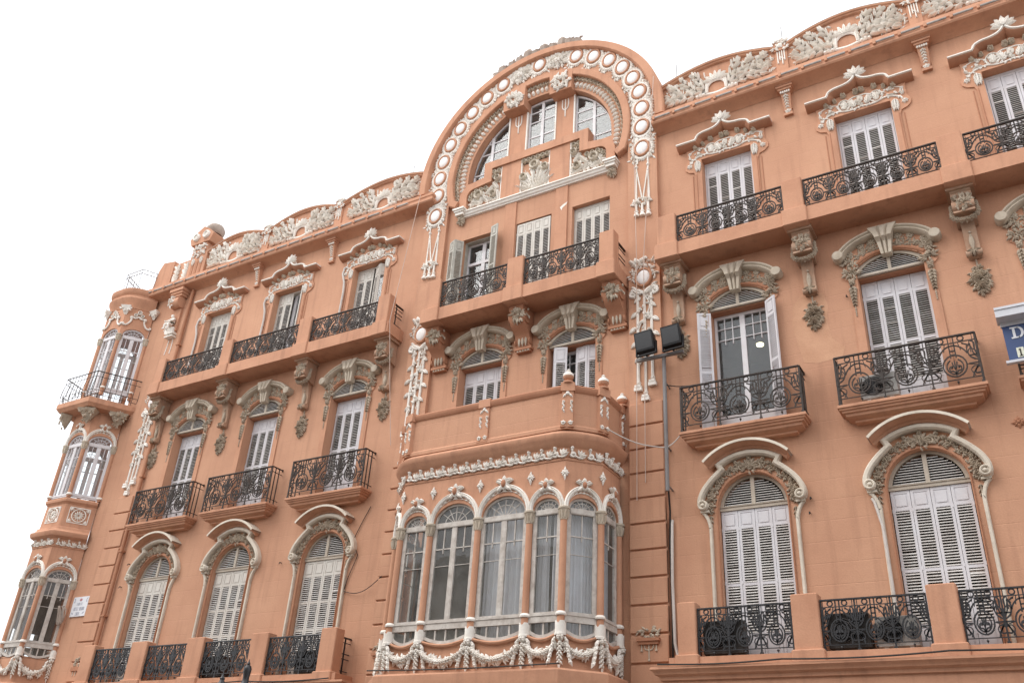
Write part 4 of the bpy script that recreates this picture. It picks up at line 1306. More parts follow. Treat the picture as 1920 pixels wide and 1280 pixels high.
def medallion_mesh():
    """oval with rays: returns separate frame and boss meshes, centred on the origin of xz"""
    fr = M(); y0 = 0
    rn = random.Random(8)
    for q in range(22):
        a = 2 * PI * q / 22
        rx, rz = .25, .30
        top = math.sin(a) > .35
        fr.sleaf(rx * math.cos(a), rz * math.sin(a), a + rn.uniform(-.25, .25), .19 if top else .14, .034, y0, .065, n=2)
        fr.sleaf(rx * .98 * math.cos(a + .14), rz * .98 * math.sin(a + .14), a + .14 + rn.uniform(-.4, .4), .13, .032, y0 - .01, .055, n=2)
    fr.ring(0, 0, .285, .055, y0, .05, n=22, rz=.335)
    for sx in (-1, 1):
        for sz in (-1, 1): fr.cluster(sx * .27, sz * .31, .08, .08, y0, .06, 9, 4 + sx + 5 * sz, .8, .05)
    return fr.mesh("ray_frame", "white_plaster", 45)
RAY = medallion_mesh()
mm = M(); mm.dome(0, 0, .235, 0, .07, rz=.28, n=20, rings=1); mm.ring(0, 0, .205, .035, -.03, .055, n=20, rz=.25); ORING = mm.mesh("oval_ring", "terracotta_trim")
mm = M(); mm.dome(0, 0, .172, -.055, .045, rz=.21, n=18, rings=3); BOSS = mm.mesh("oval_boss", "medallion_white")
_rib = ribbon_relief().mesh("ribbon_relief", "white_plaster", 45)
_tas = upper_tassels().mesh("tassel_relief", "white_plaster", 45)
def quoins(par, x0, x1, ztop, zbot, y):
    z = ztop; k = 0; me = None
    while z - .56 > zbot:
        if me is None:
            q = M(); q.cbox(0, x1 - x0, -.04, .05, 0, .545, .016); me = q.mesh("quoin", "terracotta_wall")
        put("quoin", me, par, (x0, y, z - .565)); z -= .583; k += 1
for pi, (a, c) in enumerate(PIL):
    m = M(); m.box(a, c, -.12, .02, 0, 19.66)
    p = part("pilaster", m, "terracotta_wall", B, smooth=None)
    xm = (a + c) / 2
    quoins(p, a - .0, c + .0, 10.80, 3.9, -.125)
    put("ribbon_relief", _rib, p, (xm, 0, 0)); put("tassel_relief", _tas, p, (xm + (.0), 0, 0))
    put("oval_ring", ORING, p, (xm, -.12, 14.26)); put("oval_boss", BOSS, p, (xm, -.12, 14.26))
    # small plaque shelf at the foot
    m = M(); m.box(xm - .22, xm + .22, -.22, -.16, 5.34, 5.40); m.box(xm - .25, xm + .25, -.25, -.16, 5.40, 5.46)
    part("shelf", m, "terracotta_dark", p, smooth=None)
    m = M(); m.cluster(xm, 5.58, .22, .11, -.165, .05, 26, 91, .5, .045)
    for x in (-.16, 0, .16): m.vine([(xm + x, 5.34), (xm + x, 5.24 if x else 5.05)], .016, -.165); m.dome(xm + x, 5.22 if x else 5.03, .03, -.165, .04, n=6)
    m.vine(smoothpath([(xm - .1, 5.33), (xm - .07, 5.24), (xm + .07, 5.24), (xm + .1, 5.33)], 3), .014, -.165)
    part("shelf_relief", m, "beige_plaster", p)
# left corner strip of the facade
m = M(); m.box(-15.35, -14.52, -.05, .02, 0, 18.9)
p = part("pilaster", m, "terracotta_wall", B, smooth=None)
quoins(p, -15.35, -14.55, 10.95, 4.2, -.055)
put("ribbon_relief", _rib, p, (-14.95, .07, .15)); put("oval_ring", ORING, p, (-14.95, -.05, 14.36)); put("oval_boss", BOSS, p, (-14.95, -.05, 14.36))
m = M(); m.box(-15.2, -14.75, -.14, -.09, 5.44, 5.55)
part("shelf", m, "terracotta_dark", p, smooth=None)
m = M(); m.cluster(-14.97, 5.72, .2, .13, -.09, .05, 20, 92, .5, .045)
for x in (-.12, .0, .12): part("tassel", M().vine([(-14.97 + x, 5.44), (-14.97 + x, 5.3)], .016, -.09), "beige_plaster", p)
part("shelf_relief", m, "beige_plaster", p)

# ------------------------------------------------------------------ horseshoe gable
ZC = 19.70
m = M()
# field and ring behind the lunette
q = lambda p4: m.add([(x, 0, z) for x, z in p4], [tuple(range(len(p4)))])
q([(XC - 3.1, 18.2), (XC + 3.1, 18.2), (XC + 3.1, 19.5), (XC - 3.1, 19.5)])
RL = 2.46
for s in (-1, 1): q([(XC + s * RL, 19.5), (XC + s * 3.1, 19.5), (XC + s * 3.1, ZC), (XC + s * RL, ZC)])
ai = arc(XC, ZC, RL, 180, 0, 40); ao = arc(XC, ZC, 3.1, 180, 0, 40)
for i in range(40): q([ai[i], ai[i + 1], ao[i + 1], ao[i]])
loop = [(XC - RL, 19.5)] + ai + [(XC + RL, 19.5)]; n = len(loop)
m.add([(x, 0, z) for x, z in loop] + [(x, .42, z) for x, z in loop], [(i, i + n, (i + 1) % n + n, (i + 1) % n) for i in range(n)])
part("gable_wall", m, "terracotta_wall", B, smooth=30)
m = M(); m.band(arc(XC, ZC, 4.02, 180, 0, 56), arc(XC, ZC, 3.05, 180, 0, 56), -.115, .42)
for s in (-1, 1):
    a, c = sorted((XC + s * 3.06, XC + s * 4.02)); m.box(a, c, -.114, .42, 18.9, ZC)
part("medallion_band", m, "terracotta_wall", B, smooth=30)
# outer rim
rimp = [(XC - 4.0, 19.45)] + arc(XC, ZC, 4.0, 180, 0, 64) + [(XC + 4.0, 19.45)]
m = M(); m.sweep(rimp, [(.16, .46), (.16, -.26), (.13, -.30), (.06, -.30), (-.08, -.30), (-.10, -.27), (-.11, -.20), (-.13, -.11)], caps=True)
part("arch_rim", m, "terracotta_trim", B, smooth=30)
# inner ring, horseshoe
hs = [(x, z) for x, z in arc(XC, ZC, 3.0, 198, -18, 60)]
hl = [(XC - 2.66, 18.66)] + hs + [(XC + 2.66, 18.66)]
m = M(); m.sweep(hl, [(.13, .0), (.13, -.19), (.11, -.21), (-.08, -.21), (-.10, -.19), (-.10, .0)])
part("horseshoe_ring", m, "terracotta_trim", B, smooth=30)
# medallions round the arch, linked by paired bars
links = M()
MED = []
for s in (-1, 1):
    for z in (18.50, 19.28): MED.append((XC + s * 3.46, z, 0))
for k in range(17):
    a = 180 - k * 11.25
    MED.append((XC + 3.46 * math.cos(R(a)), ZC + .28 + 3.46 * .975 * math.sin(R(a)), a))
band_m = bpy.data.objects["medallion_band"]
SKIP = (7, 9)
for k, (x, z, a) in enumerate(MED):
    kk = k - 4
    if kk in SKIP or kk == 0 or kk == 16:
        pass
    if kk in SKIP:
        mm = M(); mm.cluster(0, 0, .36, .36, 0, .12, 70, 100 + kk, .7, .075)
        for an in range(0, 360, 45): mm.acanthus(0, 0, R(an), .44, .16, 0, .09, 3)
        mm.rose(0, -.1, .13, -.06, .12, seed=3)
        part("leaf_cluster", mm, "white_plaster", band_m, (x, -.115, z))
        continue
    put("ray_frame", RAY, band_m, (x, -.115, z)); put("oval_ring", ORING, band_m, (x, -.12, z)); put("oval_boss", BOSS, band_m, (x, -.12, z))
for k in range(4, len(MED) - 1):
    x0, z0, _ = MED[k]; x1, z1, _ = MED[k + 1]
    dx, dz = x1 - x0, z1 - z0; l = math.hypot(dx, dz); nx, nz = -dz / l * .15, dx / l * .15
    for s in (-1, 1):
        links = M(); links.tube([(x0 + nx * s + dx * .3, -.14, z0 + nz * s + dz * .3), (x0 + nx * s + dx * .7, -.14, z0 + nz * s + dz * .7)], .022, 6); part("link_bar", links, "white_plaster", band_m)
for s in (-1, 1):
    for t in (-1, 1):
        links = M(); links.tube([(XC + s * 3.46 + t * .15, -.14, 20.0), (XC + s * 3.46 + t * .15, -.14, 18.0)], .022, 6); part("link_bar", links, "white_plaster", band_m)
# flower band, two rows
mm = M(); mm.cup(0, 0, .082, 0, .10, n=9); CUP = mm.mesh("cup_flower", "cup_flower_plaster")
gw = bpy.data.objects["gable_wall"]
fl = M(); rn = random.Random(9)
for i in range(62):
    a = R(196 - i * 212 / 61)
    if abs(math.cos(a) * 2.75) < 1.2 and abs(math.cos(a) * 2.75) > .45 and math.sin(a) > 0: continue
    r1, r2 = 2.86, 2.62
    put("cup_flower", CUP, gw, (XC + r1 * math.cos(a), 0, ZC + r1 * math.sin(a)))
    for d in (-.35, .25):
        fl.sleaf(XC + 2.74 * math.cos(a), ZC + 2.74 * math.sin(a), a + PI + d, .20, .042, 0, .085, n=3, curl=-d * 1.2)
    fl.dome(XC + 2.60 * math.cos(a), ZC + 2.60 * math.sin(a), .035, 0, .07, n=6, rings=1)
part("leaf_foliage", fl, "white_plaster", gw)
# lunette windows
def lun_z(dx): return ZC + math.sqrt(max(0, (RL - .03) ** 2 - dx * dx))
def lun_window(x0, x1, zb, yy, nb):
    """frame clipped by the arch; x relative to XC"""
    fr = M()
    n = 14
    xs = [x0 + (x1 - x0) * i / n for i in range(n + 1)]
    top = [(XC + x, max(zb + .02, lun_z(x))) for x in xs]
    inn = [(XC + x0 + .05 + (x1 - x0 - .1) * i / n, max(zb + .02, lun_z(x0 + .05 + (x1 - x0 - .1) * i / n) - .07)) for i in range(n + 1)]
    fr.band(top, inn, yy - .03, yy + .03)
    za = max(zb + .02, lun_z(x0)); zc2 = max(zb + .02, lun_z(x1))
    fr.box(XC + x0, XC + x0 + .06, yy - .031, yy + .03, zb, za - .02); fr.box(XC + x1 - .06, XC + x1, yy - .031, yy + .03, zb, max(zb + .03, zc2 - .02))
    mid = (x0 + x1) / 2
    fr.box(XC + mid - .045, XC + mid + .045, yy - .04, yy + .03, zb, lun_z(mid) - .03)
    for z in nb:
        hx = math.sqrt(max(0.01, (RL - .05) ** 2 - (z - ZC) ** 2)) if z > ZC else RL
        a = max(x0 + .04, -hx); c = min(x1 - .04, hx)
        if c > a: fr.box(XC + a, XC + c, yy - .02, yy + .025, z - .022, z + .022)
    w = part("lunette_window", fr, "window_white", B, smooth=None)
    g = M(); poly = [(XC + x0 + .03, zb)] + [(x, z - .03) for x, z in top] + [(XC + x1 - .03, zb)]
    g.prism([(x, z) for x, z in poly], yy - .003, yy + .003, True); part("pane", g, "window_glass", w, smooth=None)
lun_window(-.49, .49, 19.45, .26, (20.15, 20.75, 21.35, 21.75))
lun_window(1.16, 2.42, 19.45, .26, (19.95, 20.7, 21.1))
lun_window(-2.42, -1.16, 19.45, .26, (19.95, 20.7, 21.1))
# sloping boarded ceiling seen through the lunette
cei = M()
for i in range(26):
    y = .5 + i * .14; z = 22.6 - i * .10
    hx = math.sqrt(max(.2, 2.9 ** 2 - (z + .03 - ZC) ** 2)); cei.box(XC - hx, XC + hx, y, y + .125, z, z + .03)
part("boarded_ceiling", cei, "wood_ceiling", B, smooth=None)
m = M(); aw = [(XC - 3.05, 19.2)] + arc(XC, ZC, 3.05, 180, 0, 24) + [(XC + 3.05, 19.2)]; m.band(aw, [(XC + (x - XC) * .97, z * .97 + 19.2 * .03) for x, z in aw], .41, 4.4); m.prism(aw, 4.2, 4.45, True)
part("attic", m, "interior_plaster", B, smooth=None)
# piers between lunette windows
for s in (-1, 1):
    m = M(); x = XC + s * .83
    m.box(x - .33, x + .33, .16, .42, 19.4, 21.95)
    p = part("lunette_pier", m, "terracotta_trim", B, smooth=None)
    m = M()
    for q in (-.3225, .3225): mm = M(); mm.box(x + q - .0225, x + q + .0225, .13, .2, 19.4, 21.85); part("pier_strip", mm, "white_plaster", p, smooth=None)
    m.vine(smoothpath([(x - .10, 21.75), (x - .10, 21.45), (x, 21.32), (x + .10, 21.45), (x + .10, 21.75)], 3), .020, .16)
    m.vine([(x, 21.75), (x, 21.1)], .022, .16); m.dome(x, 21.08, .03, .16, .03, n=6)
    part("trident_relief", m, "white_plaster", p)
    zz = ZC + math.sqrt(2.75 ** 2 - .83 ** 2)
    m = M(); vs = [(x - .36, -.20), (x + .36, -.20)]
    m.prism([(x - .37, 21.80), (x + .37, 21.80), (x + .40, 22.55 - s * .10), (x - .40, 22.55 + s * .10)], -.22, .3)
    part("pier_block", m, "terracotta_trim", p)
    m = M(); m.cluster(x, 22.18, .30, .30, -.22, .10, 56, 70 + s, .65, .075); m.rose(x + .05, 21.95, .1, -.24, .1, seed=5); m.rose(x - .15, 21.95, .08, -.24, .1, seed=6)
    part("pier_relief", m, "white_plaster", p)
# stepped band below the lunette
step_o = [(-2.63, 18.35), (-2.63, 18.85)] + arc(-2.13, 18.88, .50, 180, 90, 6)[1:] + [(-1.78, 19.44), (-1.78, 19.98), (1.78, 19.98), (1.78, 19.44)] + arc(2.13, 18.88, .50, 90, 0, 6)[:-1] + [(2.63, 18.85), (2.63, 18.35)]
step_i = [(-2.36, 18.35), (-2.36, 18.85)] + arc(-2.10, 18.87, .26, 180, 90, 6)[1:] + [(-1.50, 19.20), (-1.50, 19.70), (1.50, 19.70), (1.50, 19.20)] + arc(2.10, 18.87, .26, 90, 0, 6)[:-1] + [(2.36, 18.85), (2.36, 18.35)]
m = M(); m.band([(XC + x, z) for x, z in step_o], [(XC + x, z) for x, z in step_i], -.13, .43)
sb = part("stepped_band", m, "terracotta_trim", B, smooth=30)
for x in (-.83, .83):
    m = M(); m.box(XC + x - .33, XC + x + .33, -.075, .02, 18.3, 19.72); part("panel_pier", m, "terracotta_trim", sb, smooth=None)
    for s in (-1, 1): m = M(); m.box(XC + x + s * .35 - .022, XC + x + s * .35 + .022, -.06, .02, 18.3, 19.70); part("panel_strip", m, "white_plaster", sb, smooth=None)
# relief panels under the band
rp = M(); rn = random.Random(17)
def pcup(x, z, r, y0, h, n=9):
    mm = M(); mm.cup(0, 0, r, y0, h, n=n); part("cup_flower", mm, "cup_flower_plaster", sb, (x, 0, z))
for i in range(6): pcup(XC - .40 + i * .16, 19.60, .085, 0, .11)
def spray(x, z, a, L, k=4, w=.17):
    rp.acanthus(x, z, a, L, w, 0, .10, k)
for a in (-62, -42, -22, -7, 8, 24, 44, 64): spray(XC + math.sin(R(a)) * .06, 18.42, R(90 - a), 1.0 - abs(a) * .003, 5, .20)
for a in (-75, 75, -15, 30): rp.vine(smoothpath([(XC, 18.35), (XC + .2 * math.sin(R(a)), 18.7), (XC + .42 * math.sin(R(a)), 19.1)], 3), .03, -.02)
for x, z, r in ((-.02, 19.32, .17), (.34, 19.12, .13), (-.38, 18.98, .13)): pcup(XC + x, z, r, -.04, .12, n=12); rp.flower(XC + x, z, r * 1.3, -.01, .06, n=8)
rp.cluster(XC, 18.75, .38, .40, 0, .08, 46, 23, .85, .085)
for s in (-1, 1):
    for i in range(2): pcup(XC + s * (1.28 + .17 * i), 19.58, .082, 0, .11)
    pcup(XC + s * 1.44, 19.40, .082, 0, .11)
    for i in range(3): pcup(XC + s * (1.72 + .17 * i), 19.05, .08, 0, .11)
    for i in range(4):
        a = R(60 - i * 32); pcup(XC + s * (2.07 + .20 * math.cos(a)), 18.82 + .20 * math.sin(a) - (.1 * i if i > 2 else 0), .075, 0, .10)
    for x, z, r in ((1.95, 18.85, .16), (1.42, 18.72, .13), (1.30, 19.28, .11)): pcup(XC + s * x, z, r, -.04, .13, n=12); rp.flower(XC + s * x, z, r * 1.3, -.01, .06, n=8)
    for (x, z, a, L) in ((1.25, 18.45, 80, .45), (1.35, 18.5, 30, .6), (1.6, 18.5, 55, .5), (1.9, 18.5, 100, .45), (2.2, 18.5, 110, .55), (1.9, 18.55, 20, .4), (1.3, 18.9, 60, .4), (1.7, 18.8, 130, .4)):
        spray(XC + s * x, z, R(a if s > 0 else 180 - a), L, 4, .16)
    rp.cluster(XC + s * 1.72, 18.68, .50, .24, 0, .08, 36, 24 + s, .85, .08)
part("panel_foliage", rp, "white_plaster", sb)
# white ledge
m = M(); m.plan([(XC - 2.50, -.03), (XC + 2.50, -.03)], [(-.05, 18.34), (.14, 18.34), (.15, 18.30), (.11, 18.27), (.09, 18.22), (.05, 18.19), (.04, 18.16), (-.05, 18.15)])
lg = part("ledge", m, "white_plaster", B, smooth=28, label="white moulded ledge across the gable")
for s in (-1, 1):
    m = M(); x = XC + s * 2.52
    for hw, z0, z1, d in ((.20, 18.36, 18.42, .30), (.17, 18.30, 18.36, .26), (.14, 18.20, 18.30, .22)): m.box(x - hw, x + hw, -d, .01, z0, z1)
    part("ledge_block", m, "white_plaster", lg, smooth=None)
    m = M(); m.rose(x, 18.10, .12, -.03, .16, seed=2); m.cluster(x, 18.06, .11, .10, -.02, .13, 14, 4, .6, .06)
    part("ledge_boss", m, "beige_plaster", lg)
# leaf crest on top of the arch
m = M(); rn = random.Random(2)
for i in range(11):
    a = R(113 - i * 4.2); r = 4.14
    x, z = XC + r * math.cos(a), ZC + r * math.sin(a)
    hgt = (.20 + .20 * abs(math.sin(i * 1.3))) * (1 if i % 4 else 1.25)
    m.tube([(x, -.12, z - .1), (x + rn.uniform(-.06, .06), -.12, z + hgt * .5), (x + rn.uniform(-.1, .1), -.12, z + hgt)], [.16, .20, .05], 8)
    m.cluster(x, z + hgt * .4, .13, .12, -.16, .10, 6, i, .6, .07)
part("arch_crest", m, "coping_grey", B, label="weathered leaf crest on top of the arch")
# ---- centre third floor windows, pilaster strips and balcony
for xw, kind in zip(C3, ('open', 'shut', 'shut')):
    fr = M(); y = .18
    fr.box(-.58, -.555, y - .03, y + .1, 14.61, 17.34); fr.box(.555, .58, y - .03, y + .1, 14.61, 17.34); fr.box(-.555, .555, y - .03, y + .1, 17.30, 17.338)
    w = part("window", fr, "shutter_weathered" if kind == 'open' else "shutter_cream", B, (xw, 0, 0), smooth=None)
    if kind == 'shut': shutters(w, 0, y - .02 if xw > 1 else .03, .55, 14.62, 17.29, "shutter_cream", "slat_grey", LAY_3, seed=61)
    else:
        shutters(w, 0, .0, .55, 14.62, 17.29, "shutter_weathered", "shutter_weathered", LAY_3, fold=((128, 205), (100, 165)), seed=65)
        glazed_door(w, 0, .34, .575, 14.61, 17.335, bars=False, transom=16.55)
for x in (XC - .77, XC + .93): m = M(); m.box(x - .19, x + .19, -.045, .01, 14.2, 18.15); part("pilaster_strip", m, "terracotta_trim", B, smooth=None)
PC = [(XC - 2.92, XC - 2.42), (XC - .23, XC + .27), (XC + 2.52, XC + 2.93)]
b = long_balcony(XC - 2.955, XC + 2.965, PC, -.86, 14.12, 14.50, 15.38, 15.50, "iron_rust", .62)
side_rail(b, XC + 2.86, -.86, 14.50, 15.34, "iron_rust")
def big_console():
    m = M()
    prof = [(-.02, 14.10), (-.62, 14.10), (-.62, 14.0), (-.56, 13.92), (-.56, 13.72), (-.50, 13.58), (-.38, 13.48), (-.26, 13.40), (-.17, 13.24), (-.14, 13.08), (-.02, 13.05)]
    n = len(prof); hw = .21
    m.add([(-hw, y, z) for y, z in prof] + [(hw, y, z) for y, z in prof], [tuple(range(n)), tuple(range(2 * n - 1, n - 1, -1))] + [(i, (i + 1) % n, (i + 1) % n + n, i + n) for i in range(n)])
    m.box(-.25, .25, -.16, .01, 12.98, 13.06); m.box(-.21, .21, -.13, .01, 12.92, 12.98)
    for s in (-1, 1): m.tube([(s * .2, -.40, 13.78), (s * .25, -.40, 13.78)], .17, 12); m.tube([(s * .2, -.14, 13.2), (s * .23, -.14, 13.2)], .09, 10)
    c = put("console", m.mesh("console", "terracotta_dark"), None)
    m = M()
    m.cluster(0, 13.85, .2, .2, -.54, .10, 40, 81, .6, .06); m.rose(0, 13.95, .11, -.56, .1, seed=3)
    for a in (-140, -115, -90, -65, -40): m.leaf(0, 13.78, R(a), .24, .04, -.48, .08)
    for s in (-1, 1):
        mm = M(); mm.cluster(s * .23, 13.85, .05, .16, -.40, .12, 10, 83 + s, .5, .05); part("side_relief", mm, "beige_plaster", c)
    for x in (-.1, 0, .1): part("reed", M().sleaf(x, 13.36, R(-90), .30, .035, -.17, .05, n=4), "beige_plaster", c)
    part("acanthus_relief", m, "beige_plaster", c); m = M()
    for i in range(5): m.dome(-.16 + i * .08, 12.95, .03, -.13, .03, n=6, rings=1)
    part("bead_row", m, "beige_plaster", c)
    return c
BC = big_console()
BC.parent = B; BC.location = (XC - 2.70, 0, 0)
dup(BC, B, (XC + .0, 0, 0)); dup(BC, B, (XC + 2.72, 0, 0))

# ------------------------------------------------------------------ projecting bay window (oriel) builder, shared with the corner tower
def face_axes(Ap, Bp):
    dx, dy = Bp[0] - Ap[0], Bp[1] - Ap[1]
    return math.hypot(dx, dy), math.atan2(dy, dx)
def oriel_face(par_wall, A, Bp, Z, col=.095, glassm="dusty_glass", wood="old_wood_white", curtain=False, low=True, trim="white_plaster", cart=True, ext=(0, 0)):
    """one glazed face between two columns. Z: dict of heights sill, rail0, rail1, spring, top"""
    L, an = face_axes(A, Bp)
    hw = L / 2 - col; rise = hw * .76
    c = L / 2
    loc = (A[0], A[1], 0)
    sp = Z['spring']; top = Z['top']
    # spandrel wall with arched opening
    m = M()
    a = arc(c, sp, hw, 180, 0, 16, rise)
    pts = [(0, sp)] + a + [(L, sp)]
    vs = []; fs = []
    n = len(a)
    e_0, e_1 = ext
    for x, z in a: vs += [(x, -.03, z), (x, -.03, top), (x, .12, z)]
    for i in range(n - 1):
        fs += [(i * 3, i * 3 + 3, i * 3 + 4, i * 3 + 1), (i * 3, i * 3 + 2, i * 3 + 5, i * 3 + 3)]
    m.add(vs, fs)
    m.add([(-e_0, -.03, sp), (c - hw, -.03, sp), (c - hw, -.03, top), (-e_0, -.03, top)], [(0, 1, 2, 3)])
    m.add([(L + e_1, -.03, sp), (c + hw, -.03, sp), (c + hw, -.03, top), (L + e_1, -.03, top)], [(3, 2, 1, 0)])
    m.add([(0, -.03, sp), (c - hw, -.03, sp), (c - hw, .12, sp), (0, .12, sp)], [(0, 3, 2, 1)])
    m.add([(L, -.03, sp), (c + hw, -.03, sp), (c + hw, .12, sp), (L, .12, sp)], [(0, 1, 2, 3)])
    f = part("arcade_face", m, "terracotta_trim", par_wall, loc, an, smooth=30)
    # archivolt, leaf moulding and cartouche
    if cart:
        m = M()
        pth = arc(c, sp, hw + .065, 180, 0, 18, rise + .20)
        m.sweep(pth, [(.055, -.02), (.05, -.075), (.03, -.095), (.012, -.07), (-.004, -.095), (-.03, -.085), (-.05, -.05), (-.05, -.02)])
        part("archivolt", m, trim, par_wall, loc, an)
        m = M(); m.vine(arc(c, sp, hw + .03, 172, 8, 14, rise + .10), .007, -.03, n=4)
        for i in range(1, 13):
            t = i / 13; aa = PI * (1 - t)
            x, z = c + (hw + .03) * math.cos(aa), sp + (rise + .10) * math.sin(aa)
            ta = aa - PI / 2 if t < .5 else aa + PI / 2
            m.sleaf(x, z, ta, .10, .022, -.03, .035, n=2, curl=.2)
        part("leaf_moulding", m, trim, par_wall, loc, an)
        m = M(); zk = sp + rise + .27
        k = min(1.25, .75 + hw * .9)
        m.dome(c, zk - .02, .085 * k, -.05, .09, rz=.11 * k, n=10)
        for s in (-1, 1):
            m.leaf(c + s * .03, zk + .02, R(90 - s * 45), .17 * k, .05 * k, -.06, .08, curl=-s * .9)
            m.sleaf(c + s * .05, zk - .04, R(-90 + s * 25), .15 * k, .04 * k, -.06, .07, curl=s * .5)
            m.spiral(c + s * .10 * k, zk + .07, .04, .012, R(90), s * -1, .018, -.07, n=7)
        m.leaf(c, zk + .04, R(90), .12 * k, .05, -.08, .06)
        part("arch_cartouche", m, trim, par_wall, loc, an)
        m = M(); m.dome(c, zk - .01, .05 * k, -.12, .05, rz=.075 * k, n=10); part("cartouche_boss", m, "terracotta_dark", par_wall, loc, an)
    # timber window
    fr = M(); y = .05; t = .028
    zs = Z['sill']; r0, r1 = Z['rail0'], Z['rail1']; zt = sp - .11
    e0, e1 = c - hw - .02, c + hw + .02
    fr.box(e0, e0 + .07, y - t, y + t, r1, sp); fr.box(e1 - .07, e1, y - t, y + t, r1, sp)
    fr.box(e0 + .07, e1 - .07, y - t - .02, y + t + .02, zt, sp + .0)
    fr.box(e0 + .07, e1 - .07, y - t - .012, y + t, sp - .125, sp - .11)
    inn = arc(c, sp, hw - .05, 180, 0, 16, rise - .05)
    fr.band(arc(c, sp, hw + .01, 180, 0, 16, rise + .01), inn, y - t, y + t)
    # fan bars
    for aa in (40, 65, 90, 115, 140):
        fr.tube([(c + hw * .16 * math.cos(R(aa)), y, sp + .01), (c + (hw - .04) * math.cos(R(aa)), y, sp + (rise - .04) * math.sin(R(aa)))], .010, 4)
    fr.tube([(x, y, z) for x, z in arc(c, sp, hw * .52, 180, 0, 10, rise * .55)], .010, 4)
    fr.box(e0, e1, y - t - .02, y + t, r0, r1)
    fr.box(e0, e1, y - t - .035, y + t, r1 - .03, r1)
    mids = [c] if hw > .36 else []
    for xm in mids:
        fr.box(xm - .042, xm + .042, y - t - .005, y + t, r1, zt)
    cols = [(e0 + .07, c - .042), (c + .042, e1 - .07)] if mids else [(e0 + .07, e1 - .07)]
    zp = zt - (zt - r1) * .235
    for a0, a1 in cols:
        fr.box(a0, a1, y - t * .7, y + t * .7, zp - .012, zp + .012); fr.box((a0 + a1) / 2 - .010, (a0 + a1) / 2 + .010, y - t * .7, y + t * .7, zp - .10, zt)
        z2 = r1 + (zt - r1) * .58
        fr.box(a0, a1, y - t * .5, y + t * .5, z2 - .006, z2 + .006)
        fr.box(a0, a0 + .025, y - t, y + t, r1, zt); fr.box(a1 - .025, a1, y - t, y + t, r1, zt)
        fr.box(a0 + .025, a1 - .025, y - t, y + t, r1, r1 + .05)
    if low:
        # lower lights with a sagging sill
        n = 10; up = [(e0 + (e1 - e0) * i / n, zs + .10 - .13 * math.sin(PI * i / n)) for i in range(n + 1)]
        dn = [(x, z - .07) for x, z in up]
        fr.band(up, dn, y - t - .03, y + t)
        k = 4 if mids else 2
        for i in range(k + 1):
            x = e0 + .03 + (e1 - e0 - .06) * i / k
            fr.box(x - .018, x + .018, y - t * .8, y + t * .8, zs - .06, r0)
    part("window_frame", fr, wood, par_wall, loc, an, smooth=30)
    g = M(); pol = [(e0, zs - .05), (e1, zs - .05), (e1, sp)] + [(x, z) for x, z in reversed(arc(c, sp, hw, 180, 0, 16, rise))] + [(e0, sp)]
    g.add([(x, y, z) for x, z in pol], [tuple(range(len(pol)))])
    part("pane", g, glassm, par_wall, loc, an, smooth=None)
    if curtain:
        rn = random.Random(int(L * 100)); m = M(); nn = 46; rows = 2
        for i in range(nn + 1):
            x = e0 + .02 + (e1 - e0 - .04) * i / nn
            yy = .26 + .035 * math.sin(i * 1.05 + rn.uniform(-.25, .25)) + .015 * math.sin(i * .37)
            m.v += [(x, yy, zs - .02), (x + .012 * math.sin(i * .9), yy * .99, (zs + sp) / 2), (x, .26 + (yy - .26) * .6, sp + rise * .8)]
        for i in range(nn):
            if curtain == 'part' and .42 < i / nn < .55: continue
            for r in range(2): m.f.append((i * 3 + r, i * 3 + 3 + r, i * 3 + 4 + r, i * 3 + 1 + r))
        part("curtain", m, "curtain_cloth", par_wall, loc, an, smooth=60)
    return f
